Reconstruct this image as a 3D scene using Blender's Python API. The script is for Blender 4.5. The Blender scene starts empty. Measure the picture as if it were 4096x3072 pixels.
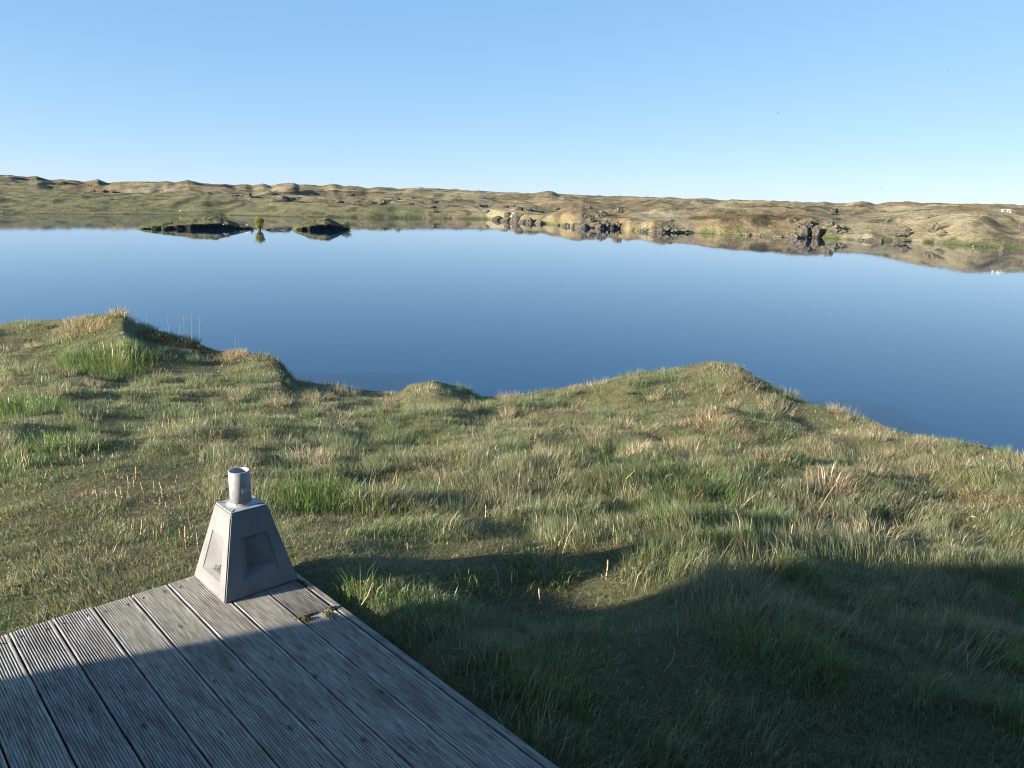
import bpy, bmesh, math
import numpy as np
from mathutils import Vector, Matrix, noise as mnoise

SC = bpy.context.scene
COL = SC.collection
PI = math.pi
R = math.radians

# ------------------------------------------------------------------ camera
F = 3060.0                       # focal length in pixels of a 4096 x 3072 frame
PITCH, ROLL = 0.2327498, 0.0200618
DECK = 1.90                      # deck top above the lake (lake level is z = 0)
EYE = DECK + 1.6703
cp, sp, cr, sr = math.cos(PITCH), math.sin(PITCH), math.cos(ROLL), math.sin(ROLL)
cam_data = bpy.data.cameras.new('camera')
cam = bpy.data.objects.new('camera', cam_data)
COL.objects.link(cam)
right = Vector((cr, sr * sp, sr * cp))
up = Vector((-sr, cr * sp, cr * cp))
back = right.cross(up)
cam.matrix_world = Matrix(((right.x, up.x, back.x, 0), (right.y, up.y, back.y, 0),
                           (right.z, up.z, back.z, EYE), (0, 0, 0, 1)))
cam_data.sensor_width = 36
cam_data.lens = F / 4096 * 36
cam_data.clip_start = 0.05
cam_data.clip_end = 20000
SC.camera = cam

# ------------------------------------------------------------------ sky, sun, exposure
SUN_AZ = 247.0                   # clockwise from +Y: low, left of and behind the camera
SUN_EL = 15.5
world = bpy.data.worlds.new('World')
SC.world = world
world.use_nodes = True
wn = world.node_tree
SKY_CURVE = ((0.62, 1.17), (0.42, 1.40), (0.28, 1.86))
sky = wn.nodes.new('ShaderNodeTexSky')
sky.sky_type = 'NISHITA'
sky.sun_disc = False
sky.sun_elevation = R(SUN_EL)
sky.sun_rotation = R(SUN_AZ)
sky.altitude = 0
sky.air_density = 0.5
sky.dust_density = 0.2
sky.ozone_density = 5.0
# camera response for the whole sky alike: each channel compressed towards its highlights
sep = wn.nodes.new('ShaderNodeSeparateColor'); com = wn.nodes.new('ShaderNodeCombineColor')
wn.links.new(sky.outputs[0], sep.inputs[0])
for ch, (gam, gain) in enumerate(SKY_CURVE):
    pw = wn.nodes.new('ShaderNodeMath'); pw.operation = 'POWER'; pw.inputs[1].default_value = gam
    ml = wn.nodes.new('ShaderNodeMath'); ml.operation = 'MULTIPLY'; ml.inputs[1].default_value = gain
    wn.links.new(sep.outputs[ch], pw.inputs[0]); wn.links.new(pw.outputs[0], ml.inputs[0]); wn.links.new(ml.outputs[0], com.inputs[ch])
wn.links.new(com.outputs[0], wn.nodes['Background'].inputs[0])
wn.nodes['Background'].inputs[1].default_value = 0.100
sun_d = bpy.data.lights.new('sun', 'SUN')
sun_d.energy = 5.0
sun_d.angle = R(0.55)
sun_d.color = (1.0, 0.90, 0.75)
sun = bpy.data.objects.new('sun', sun_d)
COL.objects.link(sun)
sun_dir = Vector((math.sin(R(SUN_AZ)) * math.cos(R(SUN_EL)), math.cos(R(SUN_AZ)) * math.cos(R(SUN_EL)), math.sin(R(SUN_EL))))
sun.rotation_euler = sun_dir.to_track_quat('Z', 'Y').to_euler()
sun.location = sun_dir * 60
SC.view_settings.view_transform = 'Standard'
SC.view_settings.look = 'None'
SC.view_settings.gamma = 1
SC.view_settings.use_curve_mapping = False
SC.view_settings.exposure = 1.8
SC.cycles.pixel_filter_type = 'BLACKMAN_HARRIS'
SC.cycles.filter_width = 1.1

# ------------------------------------------------------------------ helpers
rng = np.random.default_rng(11)

def tag(o, label=None, cat=None, group=None, kind=None):
    if label: o['label'] = label
    if cat: o['category'] = cat
    if group: o['group'] = group
    if kind: o['kind'] = kind
    return o

def np_mesh(name, verts, faces_flat, loop_tot, mat=None, smooth=False, col=None):
    """faces_flat: flat vertex indices; loop_tot: loops per face (array)."""
    me = bpy.data.meshes.new(name)
    verts = np.ascontiguousarray(verts, np.float32)
    me.vertices.add(len(verts))
    me.vertices.foreach_set('co', verts.ravel())
    faces_flat = np.ascontiguousarray(faces_flat, np.int32)
    loop_tot = np.ascontiguousarray(loop_tot, np.int32)
    me.loops.add(len(faces_flat))
    me.loops.foreach_set('vertex_index', faces_flat)
    me.polygons.add(len(loop_tot))
    st = np.zeros(len(loop_tot), np.int32)
    st[1:] = np.cumsum(loop_tot)[:-1]
    me.polygons.foreach_set('loop_start', st)
    if smooth:
        me.polygons.foreach_set('use_smooth', np.ones(len(loop_tot), bool))
    me.update(calc_edges=True)
    if col is not None:
        a = me.color_attributes.new('tint', 'FLOAT_COLOR', 'POINT')
        c = np.ones((len(verts), 4), np.float32)
        c[:, :3] = col
        a.data.foreach_set('color', c.ravel())
    if mat: me.materials.append(mat)
    return me

def link(name, me, parent=None, loc=None, rot=None):
    o = bpy.data.objects.new(name, me)
    COL.objects.link(o)
    if parent is not None: o.parent = parent
    if loc is not None: o.location = loc
    if rot is not None: o.rotation_euler = rot
    return o

def bm_obj(name, bm, mat, parent=None, loc=None, rot=None, smooth=False):
    me = bpy.data.meshes.new(name)
    bmesh.ops.recalc_face_normals(bm, faces=bm.faces[:])
    bm.to_mesh(me); bm.free()
    if smooth:
        for p in me.polygons: p.use_smooth = True
    if mat: me.materials.append(mat)
    return link(name, me, parent, loc, rot)

def grid_mesh(name, X, Y, Z, mat, smooth=True, col=None):
    n, m = X.shape
    v = np.stack([X, Y, Z], -1).reshape(-1, 3)
    i = np.arange(n * m).reshape(n, m)
    q = np.stack([i[:-1, :-1], i[1:, :-1], i[1:, 1:], i[:-1, 1:]], -1).reshape(-1)
    return np_mesh(name, v, q, np.full((n - 1) * (m - 1), 4), mat, smooth, col)

def box(bm, x0, x1, y0, y1, z0, z1):
    vs = [bm.verts.new(p) for p in ((x0,y0,z0),(x1,y0,z0),(x1,y1,z0),(x0,y1,z0),(x0,y0,z1),(x1,y0,z1),(x1,y1,z1),(x0,y1,z1))]
    for f in ((0,3,2,1),(4,5,6,7),(0,1,5,4),(1,2,6,5),(2,3,7,6),(3,0,4,7)):
        bm.faces.new([vs[k] for k in f])

def tube(bm, pts, rad, seg=6, cap=True):
    pts = [Vector(p) for p in pts]
    rings = []
    for i, p in enumerate(pts):
        d = (pts[min(i+1, len(pts)-1)] - pts[max(i-1, 0)]).normalized()
        a = d.orthogonal().normalized(); b = d.cross(a)
        r = rad[i] if hasattr(rad, '__len__') else rad
        rings.append([bm.verts.new(p + (a*math.cos(t)+b*math.sin(t))*r) for t in [2*PI*k/seg for k in range(seg)]])
    for r0, r1 in zip(rings[:-1], rings[1:]):
        for k in range(seg):
            bm.faces.new((r0[k], r0[(k+1) % seg], r1[(k+1) % seg], r1[k]))
    if cap:
        bm.faces.new(rings[0][::-1]); bm.faces.new(rings[-1])

def lathe(bm, prof, seg=32, cx=0, cy=0, closed=False):
    rings = [[bm.verts.new((cx + r*math.cos(2*PI*k/seg), cy + r*math.sin(2*PI*k/seg), z)) for k in range(seg)] for r, z in prof]
    pairs = list(zip(rings[:-1], rings[1:]))
    if closed: pairs.append((rings[-1], rings[0]))
    for r0, r1 in pairs:
        for k in range(seg):
            bm.faces.new((r0[k], r0[(k+1) % seg], r1[(k+1) % seg], r1[k]))

# --- value noise on arrays
_tab = [np.random.default_rng(100 + s).random((256, 256)).astype(np.float32) for s in range(6)]
def vnoise(x, y, s=0):
    t = _tab[s % 6]
    xi = np.floor(x).astype(np.int64); yi = np.floor(y).astype(np.int64)
    fx = x - xi; fy = y - yi
    fx = fx*fx*fx*(fx*(fx*6-15)+10); fy = fy*fy*fy*(fy*(fy*6-15)+10)
    a = t[xi & 255, yi & 255]; b = t[(xi+1) & 255, yi & 255]; c = t[xi & 255, (yi+1) & 255]; d = t[(xi+1) & 255, (yi+1) & 255]
    return (a*(1-fx)+b*fx)*(1-fy)+(c*(1-fx)+d*fx)*fy
def fbm(x, y, oct=4, s=0, gain=0.5):
    v = np.zeros(np.shape(x)); amp = 1.0; tot = 0.0
    x = np.asarray(x, float); y = np.asarray(y, float)
    for k in range(oct):
        v += amp * vnoise(x + 17.3*k, y - 9.1*k, s + k); tot += amp; amp *= gain
        x, y = (x*0.8 - y*0.6)*2.03, (x*0.6 + y*0.8)*2.03
    return v / tot
def sstep(a, b, x):
    t = np.clip((x - a) / (b - a), 0, 1)
    return t*t*(3-2*t)

# --- photograph measurements -> world directions (4096 x 3072 frame)
def rays(px, py):
    x = np.asarray(px, float) - 2048; y = np.asarray(py, float) - 1536
    X = cr*x + sr*y; Y = -sr*x + cr*y
    return X, F*cp - Y*sp, -F*sp - Y*cp
def az_slope(px, py):
    dx, dy, dz = rays(px, py)
    return np.arctan2(dx, dy), dz / np.hypot(dx, dy)     # azimuth from +Y, vertical slope
def plane_pt(px, py, z):
    dx, dy, dz = rays(px, py)
    t = (z - EYE) / dz
    return dx*t, dy*t

# ------------------------------------------------------------------ materials
def new_mat(name):
    m = bpy.data.materials.new(name); m.use_nodes = True
    nt = m.node_tree
    for n in list(nt.nodes):
        if n.type not in ('OUTPUT_MATERIAL', 'BSDF_PRINCIPLED'): nt.nodes.remove(n)
    b = next(n for n in nt.nodes if n.type == 'BSDF_PRINCIPLED')
    return m, nt, b
def N(nt, t, **kw):
    n = nt.nodes.new(t)
    for k, v in kw.items(): setattr(n, k, v)
    return n
def ramp(nt, src, stops, interp='LINEAR'):
    r = N(nt, 'ShaderNodeValToRGB'); r.color_ramp.interpolation = interp
    e = r.color_ramp.elements
    while len(e) < len(stops): e.new(0.5)
    for k, (p, c) in enumerate(stops):
        e[k].position = p; e[k].color = (*c, 1) if len(c) == 3 else c
    nt.links.new(src, r.inputs[0]); return r.outputs[0]
def noise_tex(nt, vec, scale, detail=4, rough=0.55, dist=0.0):
    n = N(nt, 'ShaderNodeTexNoise')
    n.inputs['Scale'].default_value = scale; n.inputs['Detail'].default_value = detail
    n.inputs['Roughness'].default_value = rough; n.inputs['Distortion'].default_value = dist
    if vec is not None: nt.links.new(vec, n.inputs['Vector'])
    return n.outputs[0]
def mixc(nt, fac, a, b, mode='MIX'):
    m = N(nt, 'ShaderNodeMix', data_type='RGBA', blend_type=mode)
    for sock, v in ((m.inputs[0], fac), (m.inputs[6], a), (m.inputs[7], b)):
        if hasattr(v, 'is_output'): nt.links.new(v, sock)
        elif isinstance(v, (int, float)): sock.default_value = v
        else: sock.default_value = (*v, 1)
    return m.outputs[2]
def mth(nt, op, a, b=None, clamp=False):
    m = N(nt, 'ShaderNodeMath', operation=op); m.use_clamp = clamp
    for s, v in zip(m.inputs, (a, b)):
        if v is None: continue
        if hasattr(v, 'is_output'): nt.links.new(v, s)
        else: s.default_value = v
    return m.outputs[0]
def bump(nt, b, h, strength, dist):
    n = N(nt, 'ShaderNodeBump'); n.inputs['Strength'].default_value = strength; n.inputs['Distance'].default_value = dist
    nt.links.new(h, n.inputs['Height']); nt.links.new(n.outputs[0], b.inputs['Normal'])
def mapping(nt, vec, scale):
    m = N(nt, 'ShaderNodeMapping'); m.inputs['Scale'].default_value = scale
    nt.links.new(vec, m.inputs['Vector']); return m.outputs[0]
def simple_mat(name, col, rough=0.8, metal=0.0, var=0.15, scale=30):
    m, nt, b = new_mat(name)
    tc = N(nt, 'ShaderNodeTexCoord').outputs['Object']
    f = noise_tex(nt, tc, scale, 4)
    c0 = tuple(c*(1-var) for c in col); c1 = tuple(min(1, c*(1+var)) for c in col)
    nt.links.new(ramp(nt, f, [(0.3, c0), (0.7, c1)]), b.inputs['Base Color'])
    b.inputs['Roughness'].default_value = rough; b.inputs['Metallic'].default_value = metal
    return m

def blade_mat(name, trans=0.3, rough=0.6, spec=0.25):
    m, nt, b = new_mat(name)
    a = N(nt, 'ShaderNodeVertexColor', layer_name='tint').outputs[0]
    nt.links.new(a, b.inputs['Base Color'])
    b.inputs['Roughness'].default_value = rough
    b.inputs['Specular IOR Level'].default_value = spec
    t = N(nt, 'ShaderNodeBsdfTranslucent'); nt.links.new(a, t.inputs[0])
    mx = N(nt, 'ShaderNodeMixShader'); mx.inputs[0].default_value = trans
    nt.links.new(b.outputs[0], mx.inputs[1]); nt.links.new(t.outputs[0], mx.inputs[2])
    nt.links.new(mx.outputs[0], next(n for n in nt.nodes if n.type == 'OUTPUT_MATERIAL').inputs[0])
    return m
M_blade = blade_mat('grass_blades', trans=0.54, rough=0.38, spec=0.6)
M_leaf = blade_mat('willow_leaves', trans=0.35)

def soil_mat():
    m, nt, b = new_mat('turf_soil')
    tc = N(nt, 'ShaderNodeTexCoord').outputs['Object']
    f = noise_tex(nt, tc, 2.2, 5, 0.6)
    c = ramp(nt, f, [(0.30, (0.075, 0.056, 0.027)), (0.45, (0.12, 0.105, 0.04)), (0.58, (0.11, 0.125, 0.045)), (0.75, (0.20, 0.16, 0.08))])
    g = noise_tex(nt, tc, 60, 4, 0.7)
    c = mixc(nt, 0.6, c, ramp(nt, g, [(0.3, (0.45, 0.42, 0.38)), (0.7, (1.5, 1.5, 1.4))]), 'MULTIPLY')
    geo = N(nt, 'ShaderNodeNewGeometry'); sx = N(nt, 'ShaderNodeSeparateXYZ'); nt.links.new(geo.outputs['True Normal'], sx.inputs[0])
    c = mixc(nt, ramp(nt, sx.outputs[2], [(0.62, (1, 1, 1)), (0.80, (0, 0, 0))]), c, (0.030, 0.021, 0.013))     # bare peat on the steep banks
    nt.links.new(c, b.inputs['Base Color']); b.inputs['Roughness'].default_value = 0.95
    bump(nt, b, g, 1.0, 0.03)
    return m
M_soil = soil_mat()

def hills_mat():
    m, nt, b = new_mat('moor')
    a = N(nt, 'ShaderNodeVertexColor', layer_name='tint').outputs[0]
    tc = N(nt, 'ShaderNodeTexCoord').outputs['Object']
    f = noise_tex(nt, tc, 0.35, 6, 0.65)
    c = mixc(nt, 1.0, a, ramp(nt, f, [(0.25, (0.55, 0.52, 0.5)), (0.5, (1.0, 1.0, 1.0)), (0.75, (1.45, 1.4, 1.3))]), 'MULTIPLY')
    g = noise_tex(nt, tc, 2.3, 5, 0.7)
    c = mixc(nt, 0.75, c, ramp(nt, g, [(0.3, (0.45, 0.45, 0.45)), (0.5, (1.0, 1.0, 1.0)), (0.7, (1.5, 1.45, 1.35))]), 'MULTIPLY')
    nt.links.new(c, b.inputs['Base Color']); b.inputs['Roughness'].default_value = 1.0
    b.inputs['Specular IOR Level'].default_value = 0.05
    h = mth(nt, 'ADD', g, f)
    bump(nt, b, h, 0.9, 0.5)
    return m
M_hills = hills_mat()

def water_mat():
    m, nt, b = new_mat('lake_water')
    tc = N(nt, 'ShaderNodeTexCoord').outputs['Object']
    b.inputs['Base Color'].default_value = (0.0003, 0.016, 0.054, 1)
    b.inputs['Roughness'].default_value = 0.025
    b.inputs['IOR'].default_value = 1.52
    b.inputs['Specular Tint'].default_value = (0.22, 0.80, 1.0, 1)
    f = noise_tex(nt, mapping(nt, tc, (1.2, 0.7, 1)), 1.6, 3, 0.5)
    bump(nt, b, f, 0.06, 0.03)
    return m
M_water = water_mat()

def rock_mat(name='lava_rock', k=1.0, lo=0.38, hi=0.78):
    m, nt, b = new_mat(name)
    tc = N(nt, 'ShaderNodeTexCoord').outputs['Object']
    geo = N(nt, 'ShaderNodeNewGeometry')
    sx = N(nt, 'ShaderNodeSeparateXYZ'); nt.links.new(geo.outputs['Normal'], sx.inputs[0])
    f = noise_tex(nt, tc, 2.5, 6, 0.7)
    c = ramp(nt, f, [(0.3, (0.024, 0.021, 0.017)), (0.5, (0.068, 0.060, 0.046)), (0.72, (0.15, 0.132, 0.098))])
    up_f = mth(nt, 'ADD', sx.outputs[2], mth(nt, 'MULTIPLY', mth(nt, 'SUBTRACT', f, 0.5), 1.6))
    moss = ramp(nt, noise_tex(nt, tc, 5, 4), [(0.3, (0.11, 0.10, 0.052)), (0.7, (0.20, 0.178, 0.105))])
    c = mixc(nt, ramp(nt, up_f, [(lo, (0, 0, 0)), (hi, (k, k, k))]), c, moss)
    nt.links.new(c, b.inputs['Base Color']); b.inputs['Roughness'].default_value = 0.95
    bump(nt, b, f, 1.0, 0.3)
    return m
M_rock = rock_mat()
M_rock_black_shade = rock_mat('black_lava_and_shade', 0.55, 0.55, 0.95)

def islet_mat():
    m, nt, b = new_mat('islet_turf')
    tc = N(nt, 'ShaderNodeTexCoord').outputs['Object']
    a = N(nt, 'ShaderNodeVertexColor', layer_name='tint').outputs[0]
    f = noise_tex(nt, tc, 3.5, 6, 0.7)
    c = mixc(nt, 0.9, a, ramp(nt, f, [(0.3, (0.4, 0.4, 0.4)), (0.5, (1, 1, 1)), (0.7, (1.6, 1.5, 1.3))]), 'MULTIPLY')
    nt.links.new(c, b.inputs['Base Color']); b.inputs['Roughness'].default_value = 1.0
    bump(nt, b, f, 1.0, 0.25)
    return m
M_islet = islet_mat()

def wood_mat(name, k=1.0):
    m, nt, b = new_mat(name)
    tc = N(nt, 'ShaderNodeTexCoord').outputs['Object']
    oi = N(nt, 'ShaderNodeObjectInfo').outputs['Random']
    off = N(nt, 'ShaderNodeCombineXYZ'); nt.links.new(mth(nt, 'MULTIPLY', oi, 37.0), off.inputs[0]); nt.links.new(mth(nt, 'MULTIPLY', oi, 91.0), off.inputs[1])
    va = N(nt, 'ShaderNodeVectorMath', operation='ADD'); nt.links.new(tc, va.inputs[0]); nt.links.new(off.outputs[0], va.inputs[1])
    v = va.outputs[0]
    grain = noise_tex(nt, mapping(nt, v, (60, 2.6, 1)), 3.0, 8, 0.70, 0.3)
    c = ramp(nt, grain, [(0.34, (0.075, 0.066, 0.057)), (0.45, (0.195, 0.182, 0.165)), (0.57, (0.31, 0.297, 0.276)), (0.68, (0.44, 0.425, 0.40))])
    blotch = noise_tex(nt, mapping(nt, v, (9, 2.0, 1)), 1.6, 4, 0.6)
    c = mixc(nt, ramp(nt, blotch, [(0.48, (0, 0, 0)), (0.70, (0.7, 0.7, 0.7))]), c, (0.13, 0.105, 0.085))
    knot = N(nt, 'ShaderNodeTexVoronoi'); knot.inputs['Scale'].default_value = 1.0; knot.inputs['Randomness'].default_value = 1.0
    nt.links.new(mapping(nt, v, (13, 5.0, 0.0)), knot.inputs['Vector'])
    wob = mth(nt, 'ADD', knot.outputs['Distance'], mth(nt, 'MULTIPLY', mth(nt, 'SUBTRACT', noise_tex(nt, mapping(nt, v, (60, 20, 1)), 4, 3), 0.5), 0.22))
    c = mixc(nt, ramp(nt, wob, [(0.05, (0.8, 0.8, 0.8)), (0.13, (0, 0, 0))]), c, (0.035, 0.028, 0.022))
    tint = ramp(nt, oi, [(p_, tuple(q_*k for q_ in c_)) for p_, c_ in ((0.0, (0.82, 0.80, 0.80)), (0.35, (1.08, 1.06, 1.02)), (0.7, (0.93, 0.89, 0.84)), (1.0, (1.12, 1.1, 1.07)))])
    c = mixc(nt, 1.0, c, tint, 'MULTIPLY')
    nt.links.new(c, b.inputs['Base Color']); b.inputs['Roughness'].default_value = 0.8
    b.inputs['Specular IOR Level'].default_value = 0.3
    bump(nt, b, grain, 0.5, 0.002)
    return m
M_wood = wood_mat('weathered_decking')

def concrete_mat():
    m, nt, b = new_mat('cast_concrete')
    tc = N(nt, 'ShaderNodeTexCoord').outputs['Object']
    f = noise_tex(nt, tc, 7, 5, 0.6)
    c = ramp(nt, f, [(0.3, (0.132, 0.135, 0.137)), (0.55, (0.168, 0.172, 0.174)), (0.75, (0.196, 0.200, 0.202))])
    st = noise_tex(nt, mapping(nt, tc, (26, 26, 1.5)), 1.3, 4, 0.6)
    c = mixc(nt, ramp(nt, st, [(0.55, (0, 0, 0)), (0.75, (0.5, 0.5, 0.5))]), c, (0.14, 0.135, 0.125))
    vo = N(nt, 'ShaderNodeTexVoronoi'); vo.inputs['Scale'].default_value = 38; nt.links.new(tc, vo.inputs['Vector'])
    c = mixc(nt, ramp(nt, vo.outputs['Distance'], [(0.03, (0.75, 0.75, 0.75)), (0.09, (0, 0, 0))]), c, (0.14, 0.13, 0.12))
    nt.links.new(c, b.inputs['Base Color']); b.inputs['Roughness'].default_value = 0.9
    g = noise_tex(nt, tc, 160, 3, 0.6)
    bump(nt, b, g, 0.35, 0.002)
    return m
M_conc = concrete_mat()
def galv_mat():
    m, nt, b = new_mat('galvanised_steel')
    tc = N(nt, 'ShaderNodeTexCoord').outputs['Object']
    f = noise_tex(nt, tc, 22, 5, 0.65, 0.6)
    nt.links.new(ramp(nt, f, [(0.3, (0.21, 0.215, 0.222)), (0.6, (0.29, 0.298, 0.305)), (0.8, (0.37, 0.38, 0.39))]), b.inputs['Base Color'])
    nt.links.new(ramp(nt, f, [(0.3, (0.42,)*3), (0.7, (0.62,)*3)]), b.inputs['Roughness'])
    b.inputs['Metallic'].default_value = 0.0
    bump(nt, b, f, 0.15, 0.003)
    return m
M_galv = galv_mat()
M_brown_mark = simple_mat('brown_mark', (0.07, 0.045, 0.035), 0.9, 0.0, 0.4)  # dark brown, used for the slots and drip holes
M_bolt = simple_mat('zinc_bolt', (0.13, 0.135, 0.14), 0.5, 0.0, 0.1)
M_sticker = simple_mat('white_sticker', (0.62, 0.62, 0.61), 0.6, 0.0, 0.08)
M_letter_shade = simple_mat('lettering_shade', (0.05, 0.04, 0.038), 0.9)
M_moss = simple_mat('moss', (0.085, 0.070, 0.022), 1.0, 0.0, 0.6, 90)
M_stem = simple_mat('horsetail_stem', (0.46, 0.36, 0.21), 0.75, 0.0, 0.2, 60)
M_sheath = simple_mat('horsetail_sheath', (0.075, 0.04, 0.022), 0.8, 0.0, 0.3, 60)
M_cone = simple_mat('horsetail_cone', (0.40, 0.235, 0.115), 0.85, 0.0, 0.25, 200)
M_white = simple_mat('white_feathers', (0.80, 0.79, 0.76), 0.8, 0.0, 0.05)
M_grey = simple_mat('grey_wing', (0.30, 0.31, 0.33), 0.8, 0.0, 0.05)
M_bill = simple_mat('yellow_bill', (0.50, 0.30, 0.04), 0.6)
M_dark = simple_mat('dark_plumage', (0.05, 0.045, 0.04), 0.8)
M_wool = simple_mat('white_wool', (0.72, 0.68, 0.58), 1.0, 0.0, 0.1, 6)
M_twig = simple_mat('bark', (0.13, 0.10, 0.07), 0.9)
M_drift = simple_mat('driftwood', (0.20, 0.165, 0.135), 0.9, 0.0, 0.3)
M_clad = simple_mat('cabin_boards', (0.055, 0.058, 0.062), 0.8)
M_roof = simple_mat('cabin_roof', (0.10, 0.10, 0.10), 0.7)
M_glass = simple_mat('window_glass', (0.03, 0.04, 0.05), 0.08)
M_screw = simple_mat('dark_screw', (0.03, 0.026, 0.024), 0.7)

# ------------------------------------------------------------------ lake
water = link('lake', np_mesh('lake', [(-3000, -40, 0), (3000, -40, 0), (3000, 3000, 0), (-3000, 3000, 0)], [0, 1, 2, 3], [4], M_water))
tag(water, 'calm blue lake mirroring the far hills and the sky', kind='structure')

# ------------------------------------------------------------------ near bank
# silhouette of the bank against the lake: (main-picture px of a 2212-wide view, y, ground distance m)
_sil = np.array([(-700,745,17.0),(-300,712,16.8),(0,693,16.6),(100,686,16.4),(170,679,16.0),(215,674,15.8),(262,672,15.5),(285,690,15.4),(310,697,15.4),(345,709,15.2),
 (400,727,15.0),(440,743,14.8),(470,752,14.6),(500,754,14.2),(550,756,13.9),(580,764,13.6),(602,770,13.5),(620,792,13.4),(636,815,13.3),(700,823,13.1),
 (780,836,12.8),(860,844,12.6),(885,826,12.4),(935,817,12.3),(990,833,12.4),(1040,851,12.5),(1110,849,12.5),(1200,837,12.6),(1300,821,13.0),
 (1390,796,13.2),(1450,788,13.3),(1540,774,13.4),(1590,783,13.2),(1640,816,12.8),(1700,851,12.3),(1770,874,11.7),(1880,901,11.0),(2000,931,10.2),
 (2100,951,9.6),(2212,968,9.0),(2500,1015,8.0),(2900,1080,7.2)])
_az, _sl = az_slope(_sil[:, 0]*1.85172, _sil[:, 1]*1.85172)
_dr = _sil[:, 2]
_zr = EYE + _sl*_dr - 0.05
_zb = np.interp(_sil[:, 0], [-700, 0, 300, 500, 640, 900, 1050, 1300, 1540, 1700, 2212, 2900], [0.80, 0.80, 0.62, 0.50, 0.48, 0.42, 0.42, 0.48, 0.52, 0.56, 0.70, 0.75])
_zb = np.minimum(_zb, _zr)
def rim(az):
    a = np.clip(az, _az[0], _az[-1])
    dr = np.interp(a, _az, _dr); zr = np.interp(a, _az, _zr); zb = np.interp(a, _az, _zb)
    away = sstep(R(75), R(110), np.abs(az))
    return dr + away*60, zr*(1-away) + 1.8*away, zb*(1-away) + 1.8*away
U = np.array([0.72979351, 0.68366763]); V = np.array([-0.68366763, 0.72979351])   # across / along the planks
O0, E0 = 0.40646029, 3.27628106
def du(x, y): return x*U[0] + y*U[1] - O0
def dv(x, y): return x*V[0] + y*V[1] - E0
def sparse(x, y):
    a = du(x, y); b = dv(x, y)
    return sstep(1.0, 1.15, a)*sstep(3.2, 2.0, a + 0.5*(fbm(x*1.2, y*1.2, 2, 3)-.5))*sstep(-1.7, -1.1, b)*sstep(0.9, 0.3, b)
def bank_z(x, y):
    x = np.asarray(x, float); y = np.asarray(y, float)
    d = np.hypot(x, y); az = np.arctan2(x, y)
    dr, zr, zb = rim(az)
    s = np.clip((d - 3.0) / (dr - 3.0), 0, 1)
    z = 1.825 + (zb - 1.825) * s**0.9
    z = z + (zr - zb) * np.exp(-((np.minimum(d, dr) - dr) / 2.1)**2)
    damp = sstep(2.5, 5.0, d) * (0.35 + 0.65*sstep(0.0, 1.6, np.abs(dr - d)))
    hum = fbm(x*0.75, y*0.75, 3, 1) - 0.5
    hscale = 0.55 + 0.45*sstep(-0.12, 0.12, az)
    hum2 = fbm(x*2.3 + 5, y*2.3, 2, 2) - 0.5
    flat = 1 - 0.75*lawn(x, y)
    z = z + damp*flat*hscale*(0.28*hum + 0.12*hum2)
    z = z - 0.11*sparse(x, y)*sstep(1.25, 1.9, du(x, y))*sstep(-0.50, -0.95, dv(x, y)) + 0.035*sparse(x, y)*sstep(-0.8, -0.4, dv(x, y))
    z = z + 0.055*sstep(1.0, 1.1, du(x, y))*sstep(1.95, 1.3, du(x, y))*sstep(-1.6, -1.1, dv(x, y))*sstep(0.6, 0.1, dv(x, y))
    z = z + 0.05*(fbm(x*1.6, y*1.6, 2, 3) - 0.5)*(1-damp)
    over = np.maximum(d - dr, 0)
    z = np.where(d > dr, z - over*0.85 - 0.25*np.minimum(over, 0.4), z)
    # under the deck the ground stays below the boards
    indeck = sstep(1.25, 1.0, du(x, y)) * sstep(0.15, -0.05, dv(x, y)) * (d < 12)
    z = np.where(d < 12, z*(1-indeck) + (z - 0.10)*indeck, z)
    return np.maximum(z, -0.9)
def lawn(x, y):
    """1 on the short mossy lawn left of and behind the concrete foot."""
    d = np.hypot(x, y); az = np.arctan2(x, y)
    return sstep(R(-18.5), R(-23), az + R(8)*(fbm(x*0.7, y*0.7, 2, 4) - 0.5)) * sstep(7.4, 6.0, d + 1.2*(fbm(x*.8, y*.8, 2, 0)-.5))

def axis(lo, hi, step, ext):
    core = np.arange(lo, hi + 1e-6, step)
    g = step; left = [lo]; 
    while left[-1] > -ext: g *= 1.25; left.append(left[-1] - g)
    g = step; rt = [hi]
    while rt[-1] < ext: g *= 1.25; rt.append(rt[-1] + g)
    return np.concatenate([np.array(left[1:])[::-1], core, np.array(rt[1:])])
gx = axis(-12.5, 11.0, 0.075, 75); gy = axis(0.5, 17.6, 0.075, 75)
gy = gy[gy < 22]
GX, GY = np.meshgrid(gx, gy, indexing='ij')
ground = link('ground', grid_mesh('ground', GX, GY, bank_z(GX, GY), M_soil))
tag(ground, 'hummocky turf bank sloping from the deck down to the lake', kind='structure')

def bank_hit(px, py, lift=0.0):
    dx, dy, dz = rays(px, py); n = math.hypot(dx, dy)
    t = np.arange(1.5, 17.5, 0.01)
    x = dx/n*t; y = dy/n*t; z = EYE + dz/n*t
    k = np.nonzero(z <= bank_z(x, y) + lift)[0]
    k = k[0] if len(k) else len(t)-1
    return float(x[k]), float(y[k]), float(bank_z(x[k], y[k]))

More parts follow.
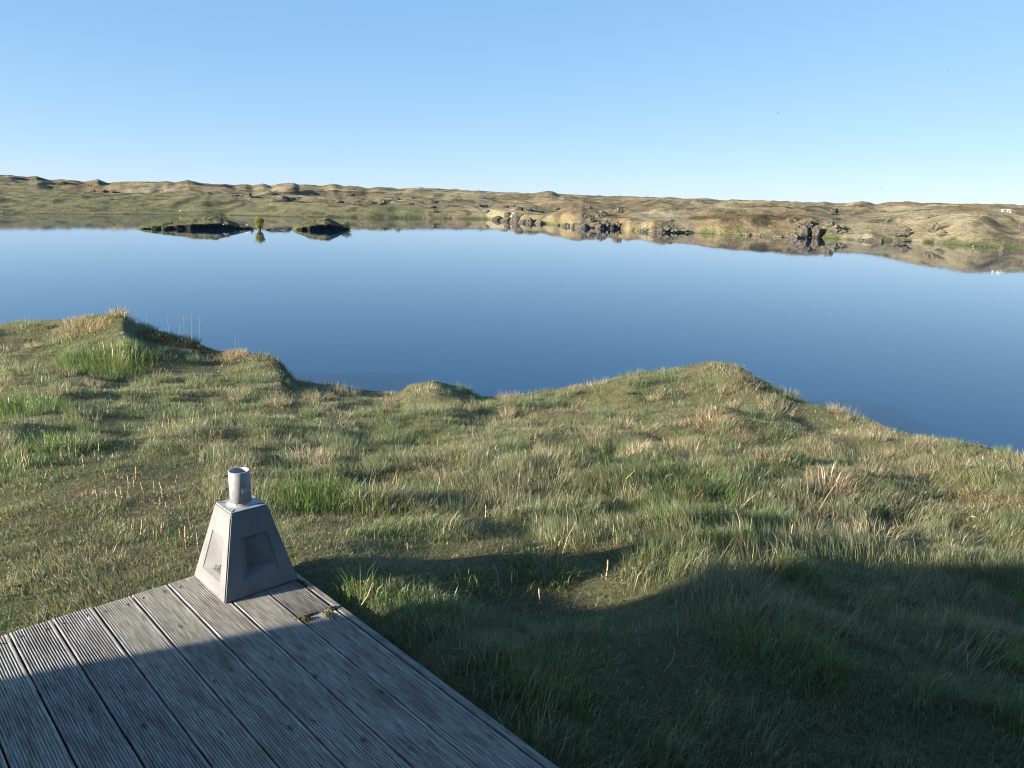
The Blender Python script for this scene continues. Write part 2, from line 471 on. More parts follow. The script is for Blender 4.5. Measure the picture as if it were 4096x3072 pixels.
# ------------------------------------------------------------------ far shore and hills
fx = np.array([0,300,600,900,1100,1300,1500,1700,1950,2080,2200,2330,2480,2620,2800,2950,3100,3300,3500,3650,3800,3950,4096.])
f_sh = np.array([854,856,858,861,866,869,871,873,877,889,897,912,915,931,933,939,948,951,966,966,975,987,995.])
cx_ = np.array([0,600,900,1000,1100,1300,1450,1600,1700,1950,2080,2180,2250,2330,2400,2480,2600,2750,2950,3000,3150,3260,3370,3500,3640,3790,3900,3960,4096.])
c_y = np.array([763,777,789,792,799,811,826,826,836,839,848,862,850,840,860,872,888,880,870,872,857,866,885,872,862,850,846,844,846.])
rx_ = np.array([0,600,1000,1950,2000,2080,2150,2250,2318,2370,2420,2500,2600,2750,2950,3000,3100,3200,3270,3370,3450,3520,3640,3790,3900,3960,4096.])
r_y = np.array([906,908,911,911,919,925,940,955,962,952,950,962,968,983,1000,1003,1003,1018,1030,1009,1010,1022,1043,1073,1090,1094,1088.])
sk = np.array([(0,700),(40,701),(75,705),(110,708),(145,704),(200,720),(240,718),(300,721),(340,727),(365,722),(390,717),(430,732),(480,727),(560,726),(640,728),
 (665,725),(700,731),(725,726),(750,720),(780,726),(810,734),(870,737),(900,737),(940,742),(980,736),(1010,742),(1050,734),(1085,744),(1110,736),(1150,732),(1172,731),(1195,739),
 (1220,738),(1290,743),(1335,734),(1370,742),(1410,743),(1470,753),(1520,747),(1590,756),(1680,750),(1760,754),(1880,762),(2000,767),(2060,770),(2130,774),
 (2190,763),(2210,766),(2235,777),(2370,783),(2600,788),(2830,796),(2890,802),(2930,798),(3000,802),(3050,801),(3120,807),(3180,805),(3270,810),(3298,807),(3340,815),
 (3390,815),(3420,809),(3445,804),(3475,808),(3500,817),(3540,810),(3620,811),(3730,817),(3790,821),(3900,829),(3960,833),(4030,830),(4096,834)], float)
px_cols = np.concatenate([np.arange(-2600, 4096, 7.0) if False else np.arange(-900, 5000, 6.0)])
def ext(xq, xs, ys): return np.interp(xq, xs, ys)
_hz = 810.64 + np.tan(ROLL)*(px_cols - 2048)
def dist_at(px, py):
    x, y = plane_pt(px, py, 0.0); return np.hypot(x, y)
cs_sh = ext(px_cols, fx, f_sh)
cs_sh = np.where(px_cols > 4096, 995 + (px_cols-4096)*0.12, np.where(px_cols < 0, 854 - 0*px_cols, cs_sh))
wob = np.where(px_cols < 1900, 0.35, 1.6)*(fbm(px_cols/60, px_cols*0, 3, 5) - 0.5)
d_sh = dist_at(px_cols, cs_sh + wob)
cs_c = ext(px_cols, cx_, c_y) + np.where(px_cols > 4096, (px_cols-4096)*0.02, 0)
cs_r = ext(px_cols, rx_, r_y) + np.where(px_cols > 4096, (px_cols-4096)*0.1, 0)
cs_k = ext(px_cols, sk[:, 0], sk[:, 1])
AZ, SLK = az_slope(px_cols, cs_k)
_, SLC = az_slope(px_cols, cs_c)
_, SLR = az_slope(px_cols, cs_r)
ht = -SLR                                      # (z + EYE)/d of the mirrored crest
d_c = 2*EYE / np.maximum(ht - SLC, 0.012)
d_c = np.clip(d_c, d_sh*1.04, d_sh*1.7)
kern = np.ones(9)/9
d_c = np.convolve(np.pad(d_c, 4, 'edge'), kern, 'valid')
z_c = EYE + SLC*d_c
d_k = np.interp(px_cols, [0, 1300, 2000, 2600, 3300, 4096], [430, 420, 370, 310, 250, 225])
z_k = EYE + SLK*d_k
ROWS_A, ROWS_B, ROWS_C = 70, 95, 14
_t0 = np.concatenate([[-0.35, -0.15], np.linspace(0, 1, ROWS_A)])
def far_z_cols(ic, d):
    """height at column index array ic and distance d (before small noise)."""
    ds, dc, zc, dk, zk = d_sh[ic], d_c[ic], z_c[ic], d_k[ic], z_k[ic]
    t = np.clip((d - ds)/(dc - ds), 0, 1)
    za = zc * (1 - (1-t)**1.35) + 0.0
    u = np.clip((d - dc)/(dk - dc), 0, 1)
    zbk = zc + (zk - zc)*u**1.1
    z = np.where(d < dc, za, zbk)
    z = np.where(d < ds, (d - ds)*0.12, z)
    return np.where(d > dk, zk - (d - dk)*0.045, z)
rowsd = []
ic = np.arange(len(px_cols))
D = []
for t in _t0: D.append(d_sh + t*(d_c - d_sh) if t >= 0 else d_sh + t*14)
for k in range(1, ROWS_B+1): D.append(d_c * (d_k/d_c)**(k/ROWS_B))
for k in range(1, ROWS_C+1): D.append(d_k * (2200/d_k)**((k/ROWS_C)**1.4))
D = np.array(D); 
ICm = np.broadcast_to(ic, D.shape)
FX = D*np.sin(AZ); FY = D*np.cos(AZ)
PXm = np.broadcast_to(px_cols, D.shape)
def far_bumps(ICm, D, FX, FY, PXm):
    rel = D / d_sh[ICm]
    inland = sstep(1.0, 1.10, rel)
    sky_d = np.clip((D - d_k[ICm]) / d_k[ICm], -1, 1)
    keep = np.clip(np.abs(D/d_k[ICm] - 1)*5, 0, 1)         # the measured skyline stays
    kc = 0.3 + 0.7*np.clip(np.abs(D/d_c[ICm] - 1)*8, 0, 1)   # and the first crest mostly
    left = sstep(1900, 800, PXm)
    back_ = sstep(0.98, 1.15, D/d_c[ICm])
    big = (1 - np.abs(2*fbm(FX/26, FY/40, 2, 1) - 1))**2 - 0.45     # rounded mounds
    b = inland*keep*kc*(2.2*left*back_*big + 1.3*(1-left)*back_*big)
    b += inland*keep*(0.9*left + 0.5)*(fbm(FX/14, FY/22, 3, 2) - 0.5)*kc
    b += inland*0.85*(fbm(FX/4.2, FY/5.5, 3, 3) - 0.5)*(1.15 - 0.5*left)
    b += inland*0.22*(fbm(FX/1.3, FY/1.6, 2, 4) - 0.5)
    # gullied front of the left bank
    gul = left*sstep(0, 0.25, (D-d_sh[ICm])/(d_c-d_sh)[ICm])*sstep(1.1, 0.8, (D-d_sh[ICm])/(d_c-d_sh)[ICm])
    b += gul*1.6*(fbm(FX/11 + FY/40, FY/16, 2, 0) - 0.5)*sstep(400, 900, PXm)
    return b
FZ = far_z_cols(ICm, D) + far_bumps(ICm, D, FX, FY, PXm)
FZ = np.where(D < d_sh[ICm], np.minimum(FZ, (D - d_sh[ICm])*0.12), np.maximum(FZ, 0.04 + np.minimum((D-d_sh[ICm])*0.02, 0.5)))
# tint: green near left bank, straw and brown inland
leftw = sstep(2000, 1400, PXm + 500*(fbm(FX/30, FY/30, 2, 2)-0.5))
relc = D/d_c[ICm]
green = leftw*sstep(1.12, 0.98, relc + 0.1*(fbm(FX/15, FY/15, 2, 1)-0.5))
n1 = fbm(FX/11, FY/18, 4, 0)[..., None]; n2 = fbm(FX/5+9, FY/8, 3, 3)[..., None]
straw = np.array([0.262, 0.232, 0.152]); tan = np.array([0.20, 0.165, 0.10]); olive = np.array([0.135, 0.14, 0.07]); rust = np.array([0.15, 0.108, 0.062])
w1 = sstep(0.42, 0.58, n1); w2 = sstep(0.50, 0.68, n2)
cmoor = straw*(1-w1) + tan*w1
cmoor = cmoor*(1-0.45*w2) + rust*0.45*w2
cgr = olive*(1-0.4*w1) + straw*0.4*w1*0.8
n3 = sstep(0.56, 0.70, fbm(FX/2.6, FY/4.5, 3, 5))[..., None]; n4 = sstep(0.55, 0.72, fbm(FX/17, FY/30, 3, 4))[..., None]
cmoor = cmoor*(1 - 0.45*n3)*(1 - 0.25*n4); cgr = cgr*(1 - 0.4*n3)
tint = cmoor*(1-green[..., None]*0.85) + cgr*green[..., None]*0.85
shore_g = sstep(1.6, 0.4, D - d_sh[ICm])*sstep(0.35, 0.6, fbm(PXm/45, PXm*0, 2, 4) + 0.15*leftw)
tint = tint*(1-shore_g[..., None]) + np.array([0.085, 0.102, 0.042])*shore_g[..., None]
hills = link('hills', grid_mesh('hills', FX.T, FY.T, FZ.T, M_hills, True, tint.transpose(1, 0, 2).reshape(-1, 3)))
tag(hills, 'dry straw coloured moorland hills beyond the lake', kind='structure')

from mathutils.bvhtree import BVHTree
_me = hills.data
_v = np.stack([FX.T, FY.T, FZ.T], -1).reshape(-1, 3)
_n, _m = FX.T.shape
_i = np.arange(_n*_m).reshape(_n, _m)
_q = np.stack([_i[:-1, :-1], _i[1:, :-1], _i[1:, 1:], _i[:-1, 1:]], -1).reshape(-1, 4)
BV = BVHTree.FromPolygons(_v.tolist(), _q.tolist())
def far_hit(px, py):
    dx, dy, dz = rays(px, py)
    for k in range(30):
        h = BV.ray_cast(Vector((0, 0, EYE)), Vector((dx, dy, dz)).normalized())
        w = -EYE/dz if dz < 0 else 1e9
        if h[0] is not None:
            p = h[0]; dd = math.hypot(p.x, p.y)
            return p, dd/F*math.hypot(1, 0)*math.sqrt(1)          # point, metres per photo pixel
        py += 2; dx, dy, dz = rays(px, py)
    return None, None

# ------------------------------------------------------------------ lava rocks
def rock_mesh(seed, sx, sy, sz, sub=3, mat=None):
    bm = bmesh.new()
    bmesh.ops.create_icosphere(bm, subdivisions=sub, radius=1.0)
    o = Vector((seed*7.31, seed*3.17, seed*1.93))
    for v in bm.verts:
        p = v.co.copy()
        n = mnoise.noise(p*1.1 + o)*0.50 + mnoise.noise(p*2.6 + o)*0.30 + mnoise.noise(p*6.0 + o)*0.13
        rdg = (1 - abs(mnoise.noise(p*2.0 + o*1.7)))*0.25 - 0.2
        p = p*(1 + n*0.75 + rdg)
        if p.z > 0: p.z *= 1 + 0.35*mnoise.noise(Vector((p.x*2, p.y*2, seed)))
        p.z = max(p.z, -0.55)
        v.co = Vector((p.x*sx, p.y*sy, p.z*sz))
    me = bpy.data.meshes.new('rock')
    bm.to_mesh(me); bm.free(); me.materials.append(mat or M_rock)
    return me
_rseed = [0]
def rock_at(px, py, w, h, parent=None, origin=None, name='rock', mat=None):
    p, mpp = far_hit(px, py - 1)
    _rseed[0] += 1
    sx = w*mpp*0.52; sz = h*mpp*0.68; sy = min(sx, sz*1.4 + 0.3*sx)
    me = rock_mesh(_rseed[0], sx, sy, sz, 3 if w > 16 else 2, mat)
    yaw = math.atan2(p.x, p.y)
    loc = Vector((p.x, p.y, p.z - sz*0.08))
    if origin is not None: loc -= origin
    return link(name, me, parent, loc, (0, 0, -yaw + rng.uniform(-.3, .3))), p
outcrops = [
 ('low dark crag at the foot of the leftmost far hills', [(372,767,26,9),(420,769,30,10),(455,771,30,11),(565,776,18,6)]),
 ('dark rock pillar with a low slab, on the skyline above the left island', [(1000,791,16,32),(1022,792,36,10),(940,786,34,12),(965,789,26,6)]),
 ('black crag on the brown slope above the reflections of the right islet', [(1130,805,74,26),(1085,777,40,12),(1165,799,36,14),(1015,790,40,9),(1195,795,20,10)]),
 ('scattered dark boulders on the straw slope behind the right islet', [(1290,786,20,8),(1358,810,30,12),(1400,782,34,12),(1415,820,18,7),(1482,813,38,13),(1530,818,36,22),(1590,800,22,14)]),
 ('band of grey rocks high on the slope in mid picture', [(1632,818,42,12),(1645,794,36,10),(1720,807,60,12),(1728,829,30,9),(1730,846,42,10),(1580,815,46,14)]),
 ('pair of black rocks on the plain slope above the bay', [(1915,829,34,15),(1940,830,26,18),(1950,850,22,14)]),
 ('rugged black lava shore at the left end of the rocky bank', [(1990,886,50,32),(2025,889,44,34),(2060,892,46,38),(2095,895,40,24),(2075,868,50,26),(2035,862,40,20),(2120,893,34,28),(2165,898,22,20)]),
 ('grey lava knobs above the black lava shore', [(2075,840,36,18),(2112,842,34,18),(2050,826,20,9),(2020,830,30,10)]),
 ('tall lava outcrop with deep shadowed hollows at the waterline', [(2230,904,30,12),(2268,908,34,22),(2300,910,34,24),(2332,917,58,34),(2365,888,40,26),(2400,918,42,38),(2432,916,54,44),(2470,914,40,34),(2398,874,36,22),(2350,868,30,16)]),  # a shadowed face is built as one of these dark rocks
 ('jagged black boulder standing alone on the slope above the outcrop', [(2475,853,40,30),(2500,838,12,6)]),
 ('small dark rocks on the rise above the tall outcrop', [(2350,834,28,12),(2412,858,34,18),(2380,838,20,8),(2225,838,24,10)]),
 ('crumbled rocks on the green grassy spit', [(2582,922,44,14),(2645,930,32,24),(2668,920,26,18),(2695,928,46,18),(2738,926,30,10)]),
 ('rocks awash along the shore right of the green spit', [(2960,944,26,14),(2985,942,34,18),(3045,944,34,12),(3110,951,44,14),(3084,909,26,10)]),
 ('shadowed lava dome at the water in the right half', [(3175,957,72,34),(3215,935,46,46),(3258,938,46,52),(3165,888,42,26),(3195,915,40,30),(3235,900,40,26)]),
 ('broken ledge slanting down to the green shore at right', [(3318,905,30,30),(3340,925,54,30),(3370,930,36,14),(3368,916,26,18),(3400,934,30,8)]),
 ('black slanted slab below the right skyline', [(3335,853,30,30),(3322,858,22,14),(3414,857,34,10),(3300,815,24,8)]),
 ('dark ledges above the shore near the right edge', [(3590,943,50,12),(3625,940,26,26),(3632,925,18,18),(3560,940,30,8)]),
 ('mossy shore rocks with black gaps near the right edge', [(3442,962,18,14),(3474,963,26,16),(3523,975,22,28),(3590,973,34,22),(3615,968,22,16),(3500,968,26,10)]),
 ('grey crag on the hillside at the far right', [(3740,916,46,26),(3772,938,40,16),(3735,866,46,10),(3780,905,40,12)]),
 ('dark rocks at the right edge of the far shore', [(4085,915,26,22),(4094,926,24,18)]),
]
for lab, rl in outcrops:
    ps = []
    e = bpy.data.objects.new('rock_outcrop', None); COL.objects.link(e)
    p0, _ = far_hit(rl[0][0], rl[0][1] - 1)
    e.location = p0
    for a in rl: rock_at(*a, parent=e, origin=p0, mat=M_rock_black_shade if any(w in lab for w in ('black', 'dark', 'shadow')) else None)  # shadowed outcrops also take the black lava: shade put into their colour
    tag(e, lab, 'rocks')
for (a, lab) in [((3488,848,18,6), 'small flat rock between two dark stones below the right skyline'), ((3523,846,26,11), 'small pointed rock on the brown slope below the right skyline'),
                 ((3548,886,14,13), 'little upright stone on the pale hillside at right'), ((4004,1003,16,20), 'lone rock standing in the water near the right edge'),
                 ((2680,884,26,8), 'low stone standing in for a shadow in the straw above the green spit'), ((1430,806,16,8), 'tiny stone beside the boulders behind the right islet')]:  # the stone above the spit is added where there is only shade
    o, p = rock_at(*a, name='rock') if a[1] < 990 else (None, None)
    if o is None:
        x, y = plane_pt(a[0], a[1], 0.0); mpp = math.hypot(x, y)/F
        _rseed[0] += 1
        o = link('rock', rock_mesh(_rseed[0], a[2]*mpp*.5, a[2]*mpp*.5, a[3]*mpp*.6, 2), None, (x, y, 0.1))
    tag(o, lab, 'rock')

# ------------------------------------------------------------------ islets
def islet(name, px0, px1, y_front, y_peak, px_peak, lab, depth, seed, left_low=0.3):
    xa, ya = plane_pt(px0, y_front, 0); xb, yb = plane_pt(px1, y_front, 0)
    A = np.array([xa, ya]); B = np.array([xb, yb]); L = np.linalg.norm(B - A)
    dirx = (B - A)/L; diry = np.array([-dirx[1], dirx[0]])
    if diry[1] < 0: diry = -diry
    sp_ = (px_peak - px0)/(px1 - px0)
    dd = np.hypot(*(A + dirx*L*sp_)) + depth*0.5
    _, slp = az_slope(px_peak, y_peak)
    hp = EYE + float(slp)*dd
    n, m = 130, 56
    s = np.linspace(0, 1, n)[:, None]*np.ones((1, m)); t = np.ones((n, 1))*np.linspace(0, 1, m)[None, :]
    prof = np.where(s < sp_, (np.clip(s/sp_, 0, 1))**0.62 * 1.0, (np.clip((1-s)/(1-sp_), 0, 1))**0.85)
    plan = np.clip(np.minimum(s/0.05, (1-s)/0.10), 0, 1)**0.5
    wid = depth*(0.35 + 0.65*prof)*plan
    # cross profile: steep eroded front, rounded top, gentle back
    front = sstep(0.0, 0.16, t)
    front = sstep(0.0, 0.10, t)
    cross = front*(0.42 + 0.58*sstep(0.06, 0.52, t)) * sstep(1.0, 0.66, t)
    nz = fbm(s*L/1.2 + seed, t*depth/1.2, 4, seed) - 0.5
    z = hp*prof*cross*(1 + 0.25*nz) + 0.18*nz*front - 0.12*(1-front) - 0.25*sstep(0.85, 1.0, t)
    cave = (fbm(s*L/1.6 + 3*seed, s*0, 3, seed+1))*front*sstep(0.4, 0.05, t)
    off = (t - 0.0)*wid + (fbm(s*L/0.9, t*3, 3, seed+2) - 0.5)*0.9*sstep(0.5, 0.0, t) + 0.8*(1-plan)
    # undercut: the lower part of the front lies further back than the turf lip
    lip = sstep(0.0, 0.10, t)*sstep(0.30, 0.14, t)
    off = off - lip*0.35*prof
    X = A[0] + dirx[0]*s*L + diry[0]*off; Y = A[1] + dirx[1]*s*L + diry[1]*off
    peat = np.clip(sstep(0.17, 0.10, t + 0.22*(fbm(s*L/0.9, t*6, 3, 3)-0.5)), 0, 1)[..., None]
    gn = sstep(0.40, 0.62, fbm(s*L/1.1, t*depth/1.1, 3, 1))[..., None]
    turf = np.array([0.095, 0.087, 0.028])*(1-gn) + np.array([0.145, 0.122, 0.05])*gn
    peatc = np.array([0.022, 0.017, 0.013])*np.ones_like(turf)
    low = (sstep(left_low, left_low*0.3, s)*sstep(0.14, 0.06, t)*sstep(0.45, 0.6, fbm(s*L/0.7, t*9, 2, 5)))[..., None]
    c = turf*(1-peat) + peatc*peat
    c = c*(1-0.8*low) + np.array([0.07, 0.12, 0.03])*0.8*low
    o = link(name, grid_mesh(name, X, Y, z, M_islet, True, c.reshape(-1, 3)))
    tag(o, lab, kind='structure')
    ctr = A + dirx*L*sp_
    return A, dirx, diry, L, hp, sp_
IL = islet('island', 545, 1022, 916, 864, 868, 'long low island with grassy top and black undercut peat front', 4.2, 1)
IR = islet('island', 1176, 1408, 920, 868, 1325, 'small pointed grassy island with a shrub on its peak', 3.6, 2, 0.5)

# ------------------------------------------------------------------ plants on the islets
def leaf_cloud(n, c, rad, size, cols, shape=None):
    P = rng.normal(size=(n, 3)); P /= np.linalg.norm(P, axis=1)[:, None]
    P *= (rng.random((n, 1))**0.45)
    if shape is not None: P = shape(P)
    P = P*np.array(rad) + np.array(c)
    a = rng.normal(size=(n, 3)); a /= np.linalg.norm(a, axis=1)[:, None]
    b = np.cross(a, rng.normal(size=(n, 3))); b /= np.linalg.norm(b, axis=1)[:, None]
    s = size*(0.6 + 0.8*rng.random((n, 1)))
    v = np.stack([P - a*s, P + b*s*0.4, P + a*s, P - b*s*0.4], 1).reshape(-1, 3)
    cc = np.array(cols)[rng.integers(0, len(cols), n)]*(0.8 + 0.4*rng.random((n, 1)))
    return v, np.arange(4*n), np.full(n, 4), np.repeat(cc, 4, 0)
def bush(px, py, w, h, lab, cols, name='willow_bush', nst=16, n=900, cat='bush', z0=0.0, leaf=0.10):
    x, y = plane_pt(px, py, z0); mpp = math.hypot(x, y)/F
    W, Hh = w*mpp, h*mpp
    e = bpy.data.objects.new(name, None); COL.objects.link(e); e.location = (x, y, z0)
    bm = bmesh.new()
    for k in range(nst):
        a = rng.uniform(0, 2*PI); r = W*0.5*rng.uniform(0.3, 1.0)
        hh = Hh*rng.uniform(0.75, 1.05)
        tube(bm, [(0.1*math.cos(a), 0.1*math.sin(a), -0.1), (r*0.5*math.cos(a), r*0.5*math.sin(a), hh*0.55), (r*math.cos(a), r*math.sin(a), hh)], [0.03, 0.02, 0.006], 4)
    bm_obj('stems', bm, M_twig, e)
    v, f, l, c = leaf_cloud(n, (0, 0, Hh*0.54), (W*0.5, W*0.5, Hh*0.52), leaf, cols, lambda P: P*np.array([1, 1, 1])*(0.72 + 0.28*rng.random((len(P), 1)))*np.where(P[:, 2:3] > 0, [[1, 1, 1.0]], [[0.8, 0.8, 1.0]]))
    link('foliage', np_mesh('foliage', v, f, l, M_leaf, False, c), e)
    return tag(e, lab, cat)
bush(1038, 920, 44, 50, 'yellow green willow bush standing in the water between the two islands', [(0.24,0.26,0.04),(0.19,0.22,0.035),(0.30,0.29,0.07)], n=1100, leaf=0.09)
def isl_pt(I, s, t):
    A, dx, dy, L, hp, sp_ = I
    p = A + dx*s*L + dy*t
    return p
def small_shrub(px, py, d_extra, w, h, lab, cols, n=320):
    # stands on an islet: take the islet surface under the ray
    dg = bpy.context.evaluated_depsgraph_get()
    dx, dy, dz = rays(px, py)
    hit, loc, nr, ix, ob, mt = SC.ray_cast(dg, Vector((0, 0, EYE)), Vector((dx, dy, dz)).normalized())
    mpp = math.hypot(loc.x, loc.y)/F
    e = bpy.data.objects.new('shrub', None); COL.objects.link(e); e.location = loc - Vector((0, 0, 0.05))
    bm = bmesh.new()
    for k in range(9):
        a = rng.uniform(0, 2*PI); r = w*mpp*0.45
        tube(bm, [(0, 0, 0), (r*.4*math.cos(a), r*.4*math.sin(a), h*mpp*.5), (r*math.cos(a), r*math.sin(a), h*mpp*rng.uniform(.7, 1.3))], [0.025, 0.018, 0.005], 4)
    bm_obj('stems', bm, M_twig, e)
    v, f, l, c = leaf_cloud(n, (0, 0, h*mpp*.5), (w*mpp*.5, w*mpp*.4, h*mpp*.5), 0.08, cols)
    link('foliage', np_mesh('foliage', v, f, l, M_leaf, False, c), e)
    return tag(e, lab, 'shrub')
bpy.context.view_layer.update()
DK = [(0.045,0.05,0.022),(0.06,0.062,0.025),(0.09,0.085,0.04)]
small_shrub(888, 871, 0, 34, 24, 'dark shrub on the crest of the long island', DK)
small_shrub(1326, 878, 0, 34, 26, 'dark shrub on the peak of the small island', DK)
small_shrub(1385, 918, 0, 46, 30, 'dark drooping shrub at the right end of the small island', DK, 420)
small_shrub(620, 918, 0, 30, 16, 'green leafy clump at the foot of the long island, left end', [(0.08,0.13,0.03),(0.11,0.16,0.045)])
small_shrub(660, 919, 0, 26, 14, 'green leafy clump at the foot of the long island, second from its left end', [(0.08,0.13,0.03),(0.11,0.16,0.045)])
# driftwood between the islets
def branch(px, py, dirs, lab):
    x, y = plane_pt(px, py, 0); mpp = math.hypot(x, y)/F
    bm = bmesh.new()
    for (ax, ay, bx, by, r) in dirs:
        tube(bm, [(ax*mpp, rng.uniform(-.3, .3), ay*mpp), ((ax+bx)/2*mpp, rng.uniform(-.3, .3), (ay+by)/2*mpp + 0.05), (bx*mpp, rng.uniform(-.4, .4), by*mpp)], [r, r*.8, r*.3], 5)
    o = bm_obj('fallen_branch', bm, M_drift, None, (x, y, 0), (0, 0, -math.atan2(x, y)))
    return tag(o, lab, 'branch')
branch(1085, 920, [(-18,1,20,4,0.07),(-8,1,-2,9,0.04),(5,2,16,10,0.035),(-15,0,-4,-1,0.05)], 'dark fallen branch lying in the water right of the willow bush')
branch(1112, 921, [(-14,1,22,7,0.06),(2,2,24,3,0.05),(8,3,14,11,0.03)], 'paler fallen branch in the water, nearer the small island')
branch(1140, 919, [(-4,1,16,4,0.03),(0,1,12,0,0.03)], 'thin twig in the water just left of the small island')

# ------------------------------------------------------------------ birds and sheep
def bird_mesh(scale, kind='stand'):
    body = bmesh.new()
    bmesh.ops.create_icosphere(body, subdivisions=2, radius=1.0)
    for v in body.verts:
        x, y, z = v.co
        tl = max(0, -x)
        v.co = Vector((x*0.20 - tl*0.06, y*0.075*(1 - 0.35*tl), z*0.085*(1-0.4*tl) + 0.02*x))*scale
    return body
def gull(loc, yaw, scale, lab, group=None):
    e = bpy.data.objects.new('gull', None); COL.objects.link(e); e.location = loc; e.rotation_euler = (0, 0, yaw)
    zb = 0.17*scale
    bm_obj('body', bird_mesh(scale), M_white, e, (0, 0, zb), None, True)
    hb = bmesh.new(); bmesh.ops.create_icosphere(hb, subdivisions=2, radius=0.055*scale)
    tube(hb, [(-0.06*scale, 0, -0.07*scale), (0, 0, 0)], [0.055*scale, 0.045*scale], 8)
    hd = bm_obj('head', hb, M_white, e, (0.20*scale, 0, zb + 0.115*scale), None, True)
    bb = bmesh.new(); tube(bb, [(0.045*scale, 0, 0), (0.11*scale, 0, -0.01*scale)], [0.014*scale, 0.003*scale], 5)
    bm_obj('bill', bb, M_bill, hd)
    for s in (-1, 1):
        wb = bmesh.new(); bmesh.ops.create_icosphere(wb, subdivisions=2, radius=1.0)
        for v in wb.verts: v.co = Vector((v.co.x*0.17 - 0.05, v.co.y*0.02, v.co.z*0.055 - 0.05*max(0, -v.co.x)*0))*scale
        bm_obj('wing', wb, M_grey, e, (0, s*0.068*scale, zb + 0.02*scale), None, True)
        lb = bmesh.new(); tube(lb, [(0, 0, 0), (0, 0, zb - 0.04*scale)], 0.008*scale, 4)
        bm_obj('leg', lb, M_bill, e, (0.02*scale, s*0.03*scale, 0))
    return tag(e, lab, 'bird', group)
dg = bpy.context.evaluated_depsgraph_get()
def ray_any(px, py):
    dx, dy, dz = rays(px, py)
    hit, loc, *_ = SC.ray_cast(dg, Vector((0, 0, EYE)), Vector((dx, dy, dz)).normalized())
    return loc
gulls = [(720, 846, 0.85, 'white gull on the left far bank above the long island'), (1325, 868, 0.8, 'white gull on top of the shrub on the small island'),
 (1296, 879, 0.65, 'pale gull standing on the left shoulder of the small island'), (893, 902, 0.6, 'white gull against the black peat of the long island'),
 (987, 904, 0.55, 'white gull low at the right end of the long island'), (1226, 912, 0.55, 'white gull near the water at the left foot of the small island'),
 (1372, 899, 0.5, 'white gull on the dark right flank of the small island'), (4, 852, 0.8, 'white gull by the water at the left edge of the far shore'),
 (3891, 989, 0.5, 'white gull by the water on the right far shore'), (2545, 924, 0.6, 'white gull on the green grassy spit')]
bpy.context.view_layer.update(); dg = bpy.context.evaluated_depsgraph_get()
for (px, py, s, lab) in gulls:
    p = ray_any(px, py)
    if '1325' in str(px): p = p + Vector((0, 0, 0.35))
    gull(p, rng.uniform(-0.5, 0.5) + (PI if rng.random() < .5 else 0), s, lab)
def flying(px, py, dist, span, lab):
    dx, dy, dz = rays(px, py); n = math.hypot(dx, dy)
    e = bpy.data.objects.new('flying_bird', None); COL.objects.link(e)
    e.location = (dx/n*dist, dy/n*dist, EYE + dz/n*dist); e.rotation_euler = (0, 0.2, rng.uniform(-.6, .6))
    bm_obj('body', bird_mesh(span*0.9), M_dark, e, None, None, True)
    for s in (-1, 1):
        bm = bmesh.new()
        pts = [(0.06, 0.03), (0.10, 0.25), (0.02, 0.52), (-0.04, 0.25), (-0.06, 0.03)]
        zs = [0.02, 0.12, 0.10, 0.12, 0.02]
        top = [bm.verts.new((x*span, s*y*span, z*span + 0.012*span)) for (x, y), z in zip(pts, zs)]
        bot = [bm.verts.new((x*span, s*y*span, z*span)) for (x, y), z in zip(pts, zs)]
        bm.faces.new(top); bm.faces.new(bot[::-1])
        for k in range(5): bm.faces.new((top[k], bot[k], bot[(k+1) % 5], top[(k+1) % 5]))
        bm_obj('wing', bm, M_dark, e)
    tag(e, lab, 'bird')
flying(1433, 741, 200, 0.7, 'dark bird flying just above the skyline right of the left hills')
flying(3794, 281, 120, 0.45, 'tiny dark bird high in the sky at right')
flying(3113, 450, 120, 0.45, 'tiny dark bird in the sky, lower and left of the highest one')
flying(3526, 755, 160, 0.5, 'tiny dark bird low in the sky over the right hills')
def sheep(px, py, L, lab, yaw):
    p, mpp = far_hit(px, py)
    e = bpy.data.objects.new('sheep', None); COL.objects.link(e); e.location = p; e.rotation_euler = (0, 0, yaw)
    s = L*mpp
    bm = bmesh.new(); bmesh.ops.create_icosphere(bm, subdivisions=3, radius=1)
    for v in bm.verts:
        n = mnoise.noise(v.co*3 + Vector((px, 0, 0)))*0.12
        x, y, z = v.co*(1+n); v.co = Vector((x*0.5*s, y*0.22*s, z*0.24*s*(1 - 0.15*(x > .5))))
    bm_obj('fleece', bm, M_wool, e, (0, 0, 0.50*s), None, True)
    hb = bmesh.new(); tube(hb, [(0.38*s, 0, 0.56*s), (0.52*s, 0, 0.66*s), (0.60*s, 0, 0.66*s), (0.72*s, 0, 0.56*s)], [0.12*s, 0.10*s, 0.09*s, 0.045*s], 8)
    hd = bm_obj('head', hb, M_wool, e, None, None, True)
    for q in (-1, 1):
        eb = bmesh.new(); tube(eb, [(0.57*s, q*0.07*s, 0.70*s), (0.55*s, q*0.17*s, 0.68*s)], [0.03*s, 0.01*s], 5)
        bm_obj('ear', eb, M_wool, hd)
    for a in (-0.30, 0.30):
        for q in (-1, 1):
            lb = bmesh.new(); tube(lb, [(a*s, q*0.11*s, 0), (a*s + 0.02*s, q*0.11*s, 0.2*s), (a*s, q*0.12*s, 0.42*s)], [0.03*s, 0.028*s, 0.06*s], 6)
            bm_obj('leg', lb, M_wool, e)
    tag(e, lab, 'sheep')
sheep(4011, 848, 13, 'white sheep on the right hilltop, left of the other two', 0.35)
sheep(4033, 848, 13, 'white sheep on the right hilltop, between the other two', 0.2)
sheep(4041, 852, 9, 'smallest white sheep on the right hilltop, right of the other two', 0.5)

